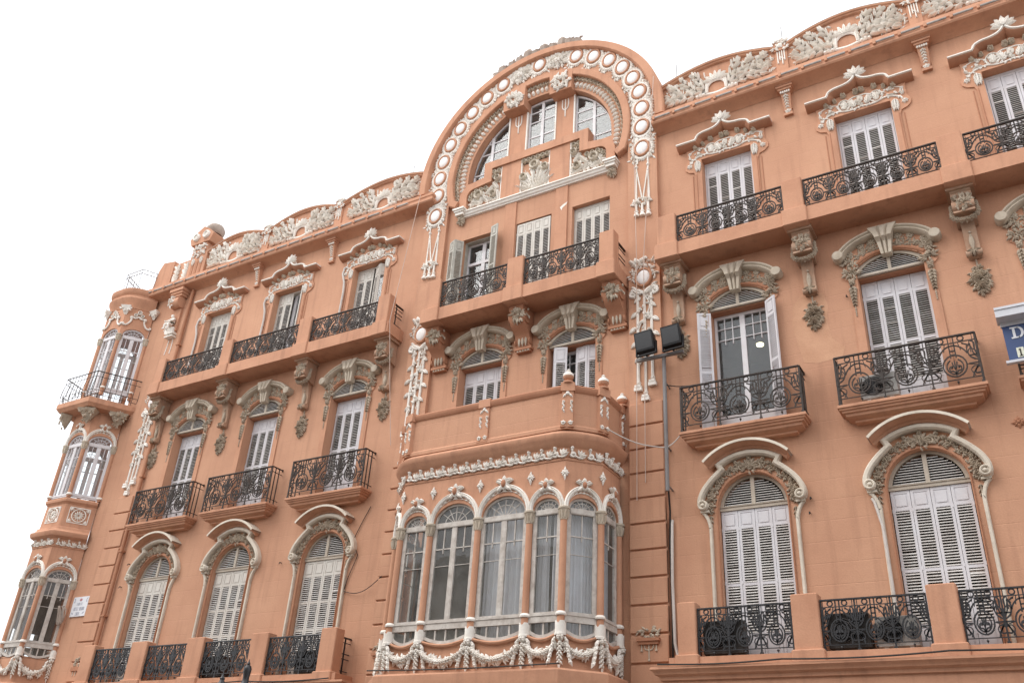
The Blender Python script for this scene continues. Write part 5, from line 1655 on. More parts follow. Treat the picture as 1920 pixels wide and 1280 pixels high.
def oriel_column(par, p, Z, r=.075, trim="white_plaster", socket=True):
    m = M(); x, y = p
    m.lathe([(r * 1.02, Z['sock1'] - .05), (r * 1.02, Z['rail1'] + .0), (r, Z['rail1'] + .1), (r * .96, Z['spring'] - .27)], 0, 0, 12)
    zj = Z['rail1'] + .35
    c = part("column", m, "terracotta_trim", par, (x, y, 0))
    m = M(); z = Z['spring']
    m.lathe([(r * 1.0, z - .29), (r * 1.18, z - .275), (r * 1.02, z - .255), (r * 1.05, z - .20), (r * 1.25, z - .10), (r * 1.5, z - .055), (r * 1.7, z - .05), (r * 1.72, z - .012), (r * 1.5, z + .0), (.01, z + .001)], 0, 0, 12)
    for q in range(8):
        a = 2 * PI * q / 8; ca, sa = math.cos(a), math.sin(a)
        m.tube([(ca * r * 1.05, sa * r * 1.05, z - .25), (ca * r * 1.25, sa * r * 1.25, z - .15), (ca * r * 1.55, sa * r * 1.55, z - .09)], [.022, .03, .012], 4)
    part("capital", m, "old_wood_white" if trim != "white_plaster" else "beige_plaster", par, (x, y, 0))
    m = M(); zr = Z['rail1']
    m.lathe([(r * 1.0, zr - .05), (r * 1.45, zr - .045), (r * 1.55, zr - .015), (r * 1.3, zr + .02), (r * 1.0, zr + .035)], 0, 0, 12)
    if socket:
        part("column_ring", m, "white_plaster", par, (x, y, 0)); m = M()
        s0, s1 = Z['sock0'], Z['sock1']
        vs = []; n = 16
        for zz, k in ((s0, 1.65), (s0 + .04, 1.7), (s0 + .05, 1.5), (s1 - .05, 1.5)):
            for q in range(n): a = 2 * PI * q / n; vs.append((r * k * math.cos(a), r * k * math.sin(a), zz))
        for q in range(n): a = 2 * PI * q / n; vs.append((r * 1.55 * math.cos(a), r * 1.55 * math.sin(a), s1 + (.04 if q % 4 in (1, 2, 3) else -.02)))
        for q in range(n): a = 2 * PI * q / n; vs.append((r * 1.0 * math.cos(a), r * 1.0 * math.sin(a), s1 - .02))
        fs = [(i * n + q, i * n + (q + 1) % n, i * n + n + (q + 1) % n, i * n + n + q) for i in range(5) for q in range(n)]
        m.add(vs, fs)
    part("column_socket" if socket else "column_ring", m, "white_plaster", par, (x, y, 0))
def garland(par, A, Bp, z0, z1, y0=-.02):
    L, an = face_axes(A, Bp)
    m = M(); n = max(9, int(L / .065)); rn = random.Random(int(L * 77))
    for i in range(n + 1):
        t = i / n; x = .08 + (L - .16) * t; z = z0 - (z0 - z1) * (1 - (2 * t - 1) ** 2)
        s = .045 + .030 * (1 - (2 * t - 1) ** 2)
        m.rose(x, z, s, y0 - .01, .07 + s, seed=i)
        for q in range(3): m.sleaf(x, z + rn.uniform(-.03, .03), rn.uniform(0, 6.28), s * 2.0, s * .5, y0 - .01, .07, n=2)
    part("garland", m, "white_plaster", par, (A[0], A[1], 0), an)
def drop(par, p, an, z0, z1, out=.0):
    m = M()
    m.rose(0, z0 - .05, .085, -out, .12, seed=1)
    for s in (-1, 1):
        for i in range(5):
            z = z0 - .05 - i * (z0 - z1 - .1) / 5
            m.sleaf(s * (.10 + .022 * i), z, R(-90 + s * 14), .17, .042, -out, .07, n=2, curl=s * .25)
            m.dome(s * (.11 + .022 * i), z - .04, .03, -out - .02, .05, n=5, rings=1)
    for i in range(5):
        z = z0 - .16 - i * .085
        m.dome(0, z, .045 - .004 * i, -out, .07, n=6, rings=1)
        for s in (-1, 1): m.sleaf(0, z, R(-90 + s * 40), .10, .028, -out, .06, n=2)
    m.tube([(0, -out - .03, z0 - .58), (0, -out - .02, z0 - .70)], [.03, .006], 5)
    part("flower_drop", m, "white_plaster", par, (p[0], p[1], 0), an)

ZB = dict(sill=5.36, rail0=5.58, rail1=5.74, spring=7.95, top=9.02, sock0=5.30, sock1=5.54)
FW = 2.15
BP = [(XC - 2.74, -.10), (XC - 2.74, -1.0), (XC - FW, -1.58), (XC - 1.30, -1.58), (XC, -1.58), (XC + 1.32, -1.58), (XC + FW, -1.58), (XC + 2.74, -1.0), (XC + 2.74, -.10)]
OUT = [BP[0], BP[1], BP[2], BP[6], BP[7], BP[8]]
# apron: the base body of the bay
m = M()
m.plan(OUT, [(-.25, 3.95), (.05, 3.95), (.10, 4.05), (.20, 4.18), (.24, 4.40), (.24, 4.62), (.20, 4.66), (.02, 4.68), (.0, 4.74), (-.02, 5.18), (-.005, 5.25), (-.01, 5.31), (-.10, 5.33)], caps=False)
bay = part("bay_window", m, "terracotta_trim", B, smooth=30, label="projecting bay window with columns and glazed arches")
m = M(); m.plan(OUT, [(-.10, 5.325), (-1.2, 5.325)], caps=False)
m.add([(p[0] + (.12 if p[0] < XC else -.12), min(p[1] + .12, 0), 5.30) for p in OUT], [tuple(range(6))])
m.add([(p[0], p[1], 9.03) for p in OUT], [tuple(range(5, -1, -1))])
m.add([(XC - 2.7, -.03, 5.3), (XC + 2.7, -.03, 5.3), (XC + 2.7, -.03, 9.0), (XC - 2.7, -.03, 9.0)], [(0, 1, 2, 3)])
part("bay_interior", m, "interior_plaster", B, smooth=None)
cur = [None, None, None, None, True, 'part', True, 'part']
arc_root = part("bay_arcade", M().plan(OUT, [(-.04, 9.0), (.045, 9.0), (.055, 9.03), (.03, 9.06), (-.02, 9.06)], caps=False), "terracotta_trim", B, smooth=30, label="glazed arcade of the bay window")
for i in range(8):
    oriel_face(arc_root, BP[i], BP[i + 1], ZB, curtain=cur[i], ext=(.0124 if i in (1, 2, 6, 7) else 0, .0124 if i in (0, 1, 5, 6) else 0))
for p in BP: oriel_column(arc_root, p, ZB)
# sagging sill roll, garlands and drops
for i in range(8):
    L, an = face_axes(BP[i], BP[i + 1]); m = M()
    pth = [(.06 + (L - .12) * t / 10, 5.33 - .10 * math.sin(PI * t / 10)) for t in range(11)]
    m.sweep(pth, [(.035, .02), (.03, -.05), (0, -.07), (-.03, -.05), (-.035, .02)])
    part("sill_roll", m, "terracotta_trim", bay, (BP[i][0], BP[i][1], 0), an)
    garland(bay, BP[i], BP[i + 1], 5.12, 4.88 if L > 1 else 4.95)
for i, p in enumerate(BP):
    an = {0: -PI / 2, 1: -R(67), 2: -R(22), 6: R(22), 7: R(67), 8: PI / 2}.get(i, 0)
    drop(bay, p, an, 5.32, 4.72, .04)
# florets between the arches
for i, p in enumerate(BP[1:-1]):
    an = {0: -R(67), 1: -R(22), 5: R(22), 6: R(67)}.get(i, 0)
    m = M()
    for a, L in ((90, .15), (-90, .17), (0, .10), (180, .10), (45, .09), (135, .09), (-45, .09), (-135, .09)): m.sleaf(0, 8.70, R(a), L, .032, -.04, .05, n=2)
    m.dome(0, 8.70, .03, -.06, .05, n=6, rings=1)
    part("floret", m, "white_plaster", arc_root, (p[0], p[1], 0), an)
# frieze of scrolls
def rounded(path, r, n=5):
    out = [path[0]]
    for a, p, c in zip(path, path[1:], path[2:]):
        a, p, c = Vector(a), Vector(p), Vector(c)
        p0 = p + (a - p).normalized() * r; p1 = p + (c - p).normalized() * r
        for i in range(n + 1):
            t = i / n; q = p0 * (1 - t) ** 2 + p * 2 * t * (1 - t) + p1 * t * t; out.append((q.x, q.y))
    return out + [path[-1]]
fz = M(); fz.plan(rounded(OUT, .30), [(-.05, 9.04), (.02, 9.05), (.04, 9.10), (.06, 9.30), (.14, 9.36), (.16, 9.40), (.20, 9.45), (.24, 9.52), (.24, 9.58), (.19, 9.61), (.16, 9.66), (.05, 9.69), (.04, 9.74), (-.10, 9.74)], caps=False)
fr = part("bay_cornice", fz, "terracotta_trim", B, smooth=30)
def scroll_unit():
    m = M()
    m.spiral(.0, .10, .075, .02, R(200), 1.25, .026, 0, n=12)
    m.dome(.0, .10, .035, -.02, .06, n=8)
    m.vine(smoothpath([(.06, .05), (.15, .02), (.24, .04), (.29, .10)], 3), .024, 0)
    m.dome(-.02, .235, .042, -.01, .07, n=8); m.dome(-.02, .235, .022, -.07, .02, n=6, rings=1)
    for a in (60, 90, 120, 30): m.sleaf(.17, .05, R(a), .17, .030, -.01, .06, n=3, curl=-.3)
    m.sleaf(-.02, .14, R(95), .10, .03, -.01, .06, n=2); m.sleaf(.08, .03, R(-10), .15, .03, -.01, .05, n=2)
    return m.mesh("scroll_ornament", "white_plaster", 45)
SCR = scroll_unit()
for i in range(5):
    A, Bb = OUT[i], OUT[i + 1]
    L, an = face_axes(A, Bb); n = max(2, round(L / .335))
    for k in range(n):
        t = (k + .35) / n
        nx, ny = math.sin(an) * .05, -math.cos(an) * .05
        put("scroll_ornament", SCR, fr, (A[0] + (Bb[0] - A[0]) * t + nx, A[1] + (Bb[1] - A[1]) * t + ny, 9.055), an)
# terrace parapet
TP = [(XC - 2.80, -.05), (XC - 2.80, -1.08), (XC - FW - .05, -1.66), (XC, -1.66), (XC + FW + .05, -1.66), (XC + 2.80, -1.08), (XC + 2.80, -.05)]
m = M(); m.plan([TP[0], TP[1], TP[2], TP[4], TP[5], TP[6]], [(-.16, 9.70), (.05, 9.70), (.05, 9.78), (.03, 9.81), (0, 9.83), (0, 10.62), (.03, 10.64), (.05, 10.68), (.06, 10.72), (.06, 10.76), (.02, 10.80), (-.16, 10.80), (-.16, 9.70)], caps=True)
ter = part("terrace_parapet", m, "terracotta_wall", B, smooth=28)
m = M(); m.plan([TP[0], TP[1], TP[2], TP[4], TP[5], TP[6]], [(-.02, 10.625), (.035, 10.645), (.055, 10.685), (.066, 10.72), (.066, 10.765), (.025, 10.806), (-.17, 10.806)], caps=True)
part("parapet_coping", m, "terracotta_dark", ter, smooth=30)
for i, p in enumerate(TP):
    an = {0: -PI / 2, 1: -R(67), 2: -R(22), 4: R(22), 5: R(67), 6: PI / 2}.get(i, 0)
    m = M(); m.box(-.13, .13, -.04, .10, 9.78, 10.64); m.box(-.16, .16, -.07, .13, 10.62, 10.83); m.box(-.15, .15, -.06, .12, 9.74, 9.86)
    q = part("terrace_post", m, "terracotta_trim", ter, (p[0], p[1], 0), an, smooth=None)
    mt = M(); mb = M()
    for s in (-1, 1):
        m = M()
        mt.sleaf(s * .03, 10.56, R(-90 + s * 40), .13, .03, -.04, .04, n=2)
        m.rose(s * .09, 10.36, .035, -.04, .05, seed=1)
        for k in range(4): m.sleaf(s * .09, 10.36 - .06 * k, R(-90 + (15 if k % 2 else -15)), .10, .022, -.04, .04, n=2)
        mb.spiral(s * .09, 9.83, .05, .015, R(90), s * 1.1, .018, -.06, n=8)
        mb.sleaf(s * .02, 9.84, R(90 - s * 80), .13, .03, -.06, .04, n=2)
        part("post_drop", m, "white_plaster", ter, (p[0], p[1], 0), an)
    mt.dome(0, 10.57, .05, -.04, .04, n=6)
    part("post_palmette", mt, "white_plaster", ter, (p[0], p[1], 0), an); part("post_scroll", mb, "white_plaster", ter, (p[0], p[1], 0), an)
    if i in (4, 5, 6):
        m = M(); m.lathe([(.13, 10.82), (.13, 10.86), (.06, 10.88), (.05, 10.90), (.10, 10.93), (.125, 10.98), (.12, 11.02)], 0, 0, 12, cap=True)
        part("ball_base", m, "terracotta_trim", ter, (p[0], p[1], 0), an)
        m = M(); m.lathe([(.128, 11.0), (.125, 11.05), (.09, 11.09), (.04, 11.11), (.035, 11.13), (.05, 11.16), (.02, 11.19), (.001, 11.20)], 0, 0, 12)
        part("ball_finial", m, "white_plaster", ter, (p[0], p[1], 0), an)

# ------------------------------------------------------------------ corner tower
V = [(-18.02, .80), (-18.58, 0.0), (-18.02, -.80), (-16.98, -.80), (-16.42, -.02)]
VO = V
def ring_part(name, prof, mat="terracotta_trim", path=None, label=None):
    return part(name, M().plan(path or rounded(VO, .01, 1), prof, caps=False), mat, B, smooth=30, label=label)
def cap_disc(z, mat="terracotta_trim", d=0):
    m = M(); m.add([(x, y, z) for x, y in VO] + [(-16.5, .8, z)], [tuple(range(6))]); return m
T1 = dict(sill=5.92, rail0=6.12, rail1=6.28, spring=8.27, top=9.28, sock0=5.84, sock1=6.06)
T2 = dict(sill=10.98, rail0=10.98, rail1=11.06, spring=12.95, top=14.05, sock0=10.9, sock1=11.0)
T3 = dict(sill=14.86, rail0=14.9, rail1=15.05, spring=17.25, top=18.42, sock0=14.6, sock1=14.8)
t1 = ring_part("tower_apron", [(-.4, 4.2), (.1, 4.2), (.2, 4.6), (.2, 5.0), (.16, 5.05), (0, 5.08), (-.02, 5.6), (0, 5.75), (-.02, 5.84), (-.10, 5.86)], label="garlanded base of the corner tower")
for i in range(4):
    A, Bb = V[i], V[i + 1]
    if i >= 1:
        garland(t1, A, Bb, 5.62, 5.36)
        drop(t1, V[i], -R(45) if i < 2 else (-R(25) if i == 2 else R(30)), 5.84, 5.24, .04)
drop(t1, (V[4][0] - .02, V[4][1]), R(60), 5.84, 5.24, .04)
for nm, Z, lo, trm in (("first", T1, True, "white_plaster"), ("second", T2, False, "white_plaster"), ("third", T3, True, "white_plaster")):
    root = ring_part("tower_arcade", [(-.04, Z['top'] - .02), (.05, Z['top'] - .02), (.06, Z['top'] + .02), (.03, Z['top'] + .05), (-.02, Z['top'] + .05)], label="glazed arcade on the %s floor of the corner tower" % nm)
    for i in range(4):
        oriel_face(root, V[i], V[i + 1], Z, col=.085, low=(nm == "first"), wood="window_white" if nm != "first" else "old_wood_white", glassm="window_glass", cart=(nm != "third"), ext=(.0175 if i else 0, .0175 if i < 3 else 0))
    for p in V: oriel_column(root, p, Z, r=.07, socket=(nm == "first"))
# panels added on the far side to block sky light through the room
for i in (0, 1):
    A, Bb = V[i], V[i + 1]; L, an = face_axes(A, Bb)
    m = M(); m.box(.05, L - .05, .10, .12, 6.75, 8.9); m.box(.05, L * .45, .10, .12, 5.9, 6.75); part("sky_block_panel", m, "interior_plaster", t1, (A[0], A[1], 0), an, smooth=None)
# cornice with scroll frieze over the first floor
c1 = ring_part("tower_cornice", [(-.05, 9.30), (.03, 9.31), (.06, 9.52), (.12, 9.56), (.20, 9.60), (.24, 9.68), (.24, 9.74), (.16, 9.78), (.10, 9.84), (.08, 9.92), (.02, 9.95), (.0, 10.72), (.03, 10.76), (.08, 10.80), (.09, 10.88), (.04, 10.93), (-.15, 10.95)], label="pierced parapet and scroll frieze of the corner tower")
for i in range(1, 4):
    A, Bb = V[i], V[i + 1]; L, an = face_axes(A, Bb)
    for k in range(3):
        t = (k + .4) / 3; put("scroll_ornament", SCR, c1, (A[0] + (Bb[0] - A[0]) * t + math.sin(an) * .05, A[1] + (Bb[1] - A[1]) * t - math.cos(an) * .05, 9.30), an, sc=(.85, 1, .85))
    # pierced panel: rosette with corner leaves over a dark recess
    m = M(); m.box(L / 2 - .30, L / 2 + .30, -.008, .02, 10.12, 10.62); part("panel_recess", m, "terracotta_dark", c1, (A[0], A[1], 0), an, smooth=None)
    m = M(); c = L / 2; zc = 10.37
    for a in range(0, 360, 30): m.sleaf(c + .03 * math.cos(R(a)), zc + .03 * math.sin(R(a)), R(a), .16, .026, -.008, .045, n=2)
    m.ring(c, zc, .215, .022, -.008, .04, n=18)
    for sx in (-1, 1):
        for sz in (-1, 1):
            for d in (-25, 0, 25): m.sleaf(c + sx * .29, zc + sz * .24, math.atan2(-sz, -sx) + R(d), .14, .024, -.008, .04, n=2)
    m.box(c - .32, c + .32, -.03, .0, 10.10, 10.125); m.box(c - .32, c + .32, -.03, .0, 10.615, 10.64)
    m.box(c - .325, c - .30, -.03, .0, 10.125, 10.615); m.box(c + .30, c + .325, -.03, .0, 10.125, 10.615)
    part("panel_rosette", m, "white_plaster", c1, (A[0], A[1], 0), an)
# third floor balcony of the tower
BV = [(-18.9, .25), (-18.45, -1.30), (-16.72, -1.30), (-15.98, .02)]
m = M(); m.plan(BV, [(-.9, 14.06), (-.35, 14.06), (-.05, 14.10), (.03, 14.20), (.05, 14.22), (.05, 14.40), (.0, 14.43), (-.9, 14.43)], caps=False)
tb = part("tower_balcony", m, "terracotta_trim", B, smooth=30)
m = M()
for (A, Bb) in zip(BV, BV[1:]):
    L, an = face_axes(A, Bb); ca, sa = math.cos(an), math.sin(an)
    n = max(5, int(L / .17))
    for z, r in ((15.42, .02), (15.22, .010), (14.72, .010), (14.55, .010)): m.tube([(A[0], A[1], z), (Bb[0], Bb[1], z)], r, 5)
    for k in range(n + 1):
        t = k / n; x, y = A[0] + (Bb[0] - A[0]) * t, A[1] + (Bb[1] - A[1]) * t
        bow = .08
        nx, ny = sa, -ca
        m.tube([(x, y, 14.42), (x + nx * .06, y + ny * .06, 14.66), (x + nx * .05, y + ny * .05, 14.9), (x, y, 15.2), (x, y, 15.42)], .010, 4)
        if k < n and k % 2 == 0:
            x2 = A[0] + (Bb[0] - A[0]) * (t + .5 / n); y2 = A[1] + (Bb[1] - A[1]) * (t + .5 / n)
            m.tube([(x2 + ca * .05 * math.cos(q * PI / 4), y2 + sa * .05 * math.cos(q * PI / 4), 14.64 + .05 * math.sin(q * PI / 4)) for q in range(9)], .008, 4, False)
part("railing", m, "iron_rust", tb)
for (x, y, an) in ((-18.3, -.9, -R(30)), (-17.0, -.98, R(28)), (-16.35, -.25, R(50))):
    m = M()
    m.add([(-.32, -.28, 14.06), (.32, -.28, 14.06), (.30, .1, 14.06), (-.30, .1, 14.06), (0, -.0, 13.55)], [(0, 1, 4), (1, 2, 4), (3, 0, 4), (0, 3, 2, 1)])
    m.cluster(0, 13.92, .24, .14, -.20, .09, 20, 11, .7, .06); m.cluster(0, 13.72, .10, .12, -.08, .09, 10, 12, .7, .05)
    part("tower_bracket", m, "grey_plaster", tb, (x, y, 0), an)
# top: crown ornament, cornice, parapet
crown = ring_part("tower_top_cornice", [(-.05, 18.40), (.04, 18.42), (.06, 18.46), (.12, 18.62), (.18, 18.72), (.20, 18.80), (.18, 18.84), (.12, 18.90), (.12, 18.96), (.16, 19.0), (.20, 19.10), (.20, 19.20), (.12, 19.25), (-.3, 19.27)], path=rounded(VO, .34, 6))
part("tower_roof", cap_disc(19.26), "roof_terrace", B, smooth=None)
for i in range(1, 4):
    A, Bb = V[i], V[i + 1]; L, an = face_axes(A, Bb); c = L / 2; m = M()
    z0 = 17.78
    for s in (-1, 1):
        m.vine(smoothpath([(c, z0 + .30), (c + s * .10, z0 + .22), (c + s * .22, z0 + .22), (c + s * .24, z0 + .06), (c + s * .34, z0 - .10), (c + s * .46, z0 - .14)], 4), .034, -.05)
        m.cup(c + s * .12, z0 + .34, .07, -.05, .08, n=10)
        m.dome(c + s * .24, z0 + .22, .07, -.05, .07, n=8)
        m.leaf(c + s * .46, z0 - .14, R(90 - s * 20), .12, .05, -.05, .05)
    m.cup(c, z0 + .46, .085, -.05, .09, n=10)
    part("trefoil_relief", m, "white_plaster", crown, (A[0], A[1], 0), an)
for p, an in ((V[2], -R(30)), (V[3], R(30)), ((-16.30, -.03), 0)):
    m = M(); m.add([(-.20, -.18, 18.42), (.20, -.18, 18.42), (.16, .05, 18.42), (-.16, .05, 18.42), (-.05, -.03, 18.08), (.05, -.03, 18.08)], [(0, 1, 5, 4), (1, 2, 5), (3, 0, 4), (0, 3, 2, 1)])
    m.cluster(0, 18.30, .15, .10, -.12, .06, 10, 2, .7, .05)
    part("corbel", m, "white_plaster", crown, (p[0], p[1], 0), an)
m = M(); pts = [(-18.35, .3), (-17.95, -.62), (-17.05, -.62), (-16.55, .35)]
for A, Bb in zip(pts, pts[1:]):
    for z in (20.25, 20.08): m.tube([(A[0], A[1], z), (Bb[0], Bb[1], z)], .014, 4)
    for k in range(7):
        t = k / 6; m.tube([(A[0] + (Bb[0] - A[0]) * t, A[1] + (Bb[1] - A[1]) * t, 19.25), (A[0] + (Bb[0] - A[0]) * t, A[1] + (Bb[1] - A[1]) * t, 20.25)], .009, 4)
part("roof_railing", m, "steel_grey", crown)
# wall behind the tower (chamfered corner and side street wall)
m = M()
m.add([(-17.0, .85, 0), (-17.0, 9, 0), (-17.0, 9, 20.4), (-17.0, .85, 20.4)], [(0, 3, 2, 1)])
m.add([(-16.46, .01, 0), (-17.0, .85, 0), (-17.0, .85, 20.4), (-16.46, .01, 20.4)], [(0, 3, 2, 1)])
part("wall", m, "terracotta_wall", B, smooth=None)
for z in (5.80, 10.90, 14.44, 9.32, 14.0, 18.45):
    m = M(); m.add([(x, y, z) for x, y in VO] + [(-16.9, .8, z)], [tuple(range(6))]); part("tower_floor", m, "interior_plaster", B, smooth=None)
# corner end of the parapet
m = M(); m.prism([(-16.95, 19.40), (-15.95, 19.40), (-15.95, 20.62), (-16.62, 20.72), (-16.80, 20.40)], -.10, .45, True); part("parapet_end", m, "terracotta_trim", B, smooth=None)
fo = M(); rn = random.Random(41)
for x0 in (-15.75, -15.25):
    fo.vine(smoothpath([(x0, 19.5), (x0 + .1, 19.9), (x0 + .05, 20.35)], 4), .035, -.06, taper=True)
    for i in range(9):
        for s in (-1, 1): fo.leaf(x0 + .05, 19.52 + i * .085, R(90 - s * rn.uniform(30, 75)), rn.uniform(.18, .26), .05, -.07, .07, curl=s * .3)
part("foliage_relief", fo, "white_plaster", B)
# pinnacle over the left end
m = M()
m.box(-14.95, -14.05, -.16, .32, 19.44, 20.60); m.box(-14.85, -14.15, -.20, .30, 20.58, 20.95)
m.prism([(-15.0, 20.93), (-14.0, 20.93), (-13.86, 21.25), (-14.15, 21.50), (-14.5, 21.72), (-14.85, 21.50), (-15.14, 21.25)], -.26, .32, True)
pn = part("pinnacle", m, "terracotta_trim", B, smooth=30)
m = M(); m.lathe([(.30, 21.45), (.36, 21.58), (.36, 21.72), (.28, 21.86), (.12, 21.94), (.01, 21.96)], 0, 0, 14); part("pinnacle_dome", m, "coping_grey", pn, (-14.30, .12, 0))
m = M()
for s in (-1, 1):
    m.cup(-14.5 + s * .27, 21.25, .17, -.26, .09, n=12); m.flower(-14.5 + s * .27, 21.25, .13, -.27, .06, n=6)
    m.cluster(-14.5 + s * .22, 20.76, .13, .11, -.20, .07, 14, 6 + s, .6, .06)
    m.acanthus(-14.5 + s * .22, 20.30, R(-90), .32, .14, -.16, .08, 3)
m.cluster(-14.5, 20.48, .30, .10, -.16, .09, 26, 9, .6, .06); m.rose(-14.5, 20.80, .09, -.2, .1, seed=3)
part("pinnacle_relief", m, "white_plaster", pn)
m = M()
for i in range(3): m.box(-14.78 + i * .22, -14.66 + i * .22, -.18, -.1, 19.5, 20.15)
part("pinnacle_flute", m, "terracotta_dark", pn, smooth=None)
# sculpted console at the left corner: stepped bracket, scroll and seated figure
m = M()
for hw, d, z0, z1 in ((.36, .42, 18.78, 18.90), (.32, .38, 18.68, 18.78), (.28, .34, 18.58, 18.68)): m.box(-14.9 - hw, -14.9 + hw, -d, 0, z0, z1)
m.tube([(-15.12, -.20, 18.36), (-14.68, -.20, 18.36)], .22, 14); m.box(-15.1, -14.7, -.14, 0, 17.2, 18.4)
fc = part("figure_console", m, "terracotta_trim", B, smooth=30)
m = M(); m.cluster(-15.05, 18.40, .13, .20, -.36, .10, 22, 5, .6, .06); part("leaf_relief", m, "white_plaster", fc)
m = M()
for z in (17.05, 16.93): m.box(-15.12, -14.70, -.24, -.04, z, z + .05)
m.box(-15.06, -14.98, -.2, -.04, 16.98, 17.05)
for s in (-1, 1): m.vine(smoothpath([(-14.92 + s * .10, 16.9), (-14.92 + s * .12, 16.6), (-14.95 + s * .13, 16.3)], 3), .018, -.05)
part("console_relief", m, "white_plaster", fc)
def seated_figure(par):
    """small plaster child sitting, as one skinned body"""
    J = {'pel': (0, 0, 0, .085), 'ch': (.02, .0, .20, .095), 'nk': (.02, -.01, .30, .045), 'hd': (.01, -.03, .38, .075), 'ht': (.0, -.04, .44, .06),
         'sl': (-.09, -.01, .26, .045), 'el': (-.17, -.09, .17, .036), 'hl': (-.22, -.17, .16, .030), 'sr': (.11, -.01, .26, .045), 'er': (.17, -.08, .15, .036), 'hr': (.06, -.18, .12, .030),
         'kl': (-.08, -.20, .02, .055), 'fl': (-.10, -.20, -.20, .036), 'tl': (-.12, -.26, -.22, .026), 'kr': (.08, -.19, .0, .055), 'fr': (.09, -.17, -.22, .036), 'tr': (.09, -.24, -.24, .026)}
    E = [('pel', 'ch'), ('ch', 'nk'), ('nk', 'hd'), ('hd', 'ht'), ('ch', 'sl'), ('sl', 'el'), ('el', 'hl'), ('ch', 'sr'), ('sr', 'er'), ('er', 'hr'), ('pel', 'kl'), ('kl', 'fl'), ('fl', 'tl'), ('pel', 'kr'), ('kr', 'fr'), ('fr', 'tr')]
    ks = list(J); me = bpy.data.meshes.new("seated_figure")
    me.from_pydata([J[k][:3] for k in ks], [(ks.index(a), ks.index(b)) for a, b in E], [])
    me.materials.append(MAT["white_plaster"])
    o = put("seated_figure", me, par, (-14.92, -.22, 17.40))
    sk = o.modifiers.new("skin", 'SKIN')
    for i, k in enumerate(ks): me.skin_vertices[0].data[i].radius = (J[k][3], J[k][3])
    me.skin_vertices[0].data[0].use_root = True
    o.modifiers.new("sub", 'SUBSURF').levels = 2
    o.modifiers["sub"].render_levels = 2
    sk.use_smooth_shade = True
seated_figure(fc)
m = M(); m.box(-15.2, -14.78, -.22, -.02, 17.12, 17.34); m.cluster(-15.10, 17.35, .12, .14, -.2, .06, 14, 7, .4, .05)
part("figure_seat", m, "white_plaster", fc)

# ------------------------------------------------------------------ things fixed to the building
def tubething(name, pts, r, mat, label, cat, n=6, smooth=True):
    m = M(); m.tube(pts, r, n)
    return tag(part(name, m, mat, None), label, cat)
def sag(a, b, d, n=8):
    a, b = Vector(a), Vector(b)
    return [tuple(a.lerp(b, i / n) - Vector((0, 0, d * math.sin(PI * i / n)))) for i in range(n + 1)]
# painted rain pipe at the left end
m = M(); m.tube([(-14.36, -.09, 18.85), (-14.36, -.09, 0.1)], .055, 10)
for z in (16.5, 14.0, 11.5, 9.0, 7.0): m.box(-14.44, -14.28, -.16, 0, z, z + .05)
tag(part("rain_pipe", m, "terracotta_dark", None), "terracotta painted rain pipe running down the left end of the facade", "pipe")
# white plastic pipes by the left third floor windows
for x, z0, z1, lab in ((-6.92, 17.70, 14.7, "white bent pipe left of the third floor window next to the gable"), (-10.36, 17.48, 14.7, "white bent pipe left of the middle third floor window on the left wing"), (-13.66, 17.40, 14.7, "white bent pipe left of the third floor window nearest the corner tower")):
    tubething("waste_pipe", [(x + .10, -.04, z0), (x + .02, -.06, z0 - .05), (x - .02, -.06, z0 - .25), (x + .10, -.06, z0 - .60), (x + .14, -.06, z0 - .95), (x + .10, -.06, z1)], .035, "cable_white", lab, "pipe", 8)
# floodlights on a steel pole
m = M(); m.tube([(4.16, -.42, 8.45), (4.16, -.42, 9.1), (4.16, -.42, 11.72)], .045, 8); m.box(3.50, 4.66, -.50, -.42, 11.70, 11.77)
m.tube([(4.16, -.42, 9.55), (4.10, -.10, 9.55), (4.10, 0, 9.55)], .02, 6); m.tube([(4.16, -.42, 8.6), (4.12, 0, 8.6)], .02, 6); m.tube([(4.16, -.42, 11.1), (4.12, 0, 11.1)], .02, 6)
fp = tag(part("floodlight_pole", m, "steel_grey", None), "grey steel floodlight pole with a cross arm beside the right pilaster", "pole")
for x, lab in ((3.82, "left of the two black floodlights on the steel pole"), (4.48, "right of the two black floodlights on the steel pole")):
    t = thing("floodlight", lab, "floodlight", (x, -.62, 11.80), R(-6))
    m = M(); m.add([(-.27, -.10, .04), (.27, -.10, .04), (.27, .08, .02), (-.27, .08, .02), (-.27, -.22, .56), (.27, -.22, .56), (.20, .12, .50), (-.20, .12, .50), (-.20, .22, .20), (.20, .22, .20)],
          [(0, 1, 5, 4), (3, 8, 9, 2), (8, 7, 6, 9), (4, 5, 6, 7), (0, 3, 2, 1), (1, 2, 9, 6, 5), (0, 4, 7, 8, 3)])
    for i in range(5): m.box(-.16 + i * .07, -.14 + i * .07, .16, .26, .16, .46)
    part("housing", m, "plastic_black", t, smooth=None)
    m = M(); n = Vector((0, -.97, -.22)).normalized()
    m.add([(-.235, -.118, .085), (.235, -.118, .085), (.235, -.219, .52), (-.235, -.219, .52)], [(0, 1, 2, 3)])
    part("front_glass", m, "flood_glass", t, smooth=None)
    m = M()
    for s in (-1, 1): m.box(s * .29 - .012, s * .29 + .012, -.06, .02, -.06, .30)
    m.box(-.30, .30, -.06, .02, -.07, -.045); m.tube([(0, 0, -.1), (0, 0, -.04)], .03, 6)
    part("yoke", m, "plastic_black", t, smooth=None)
    t.scale = (.88, .88, .88)
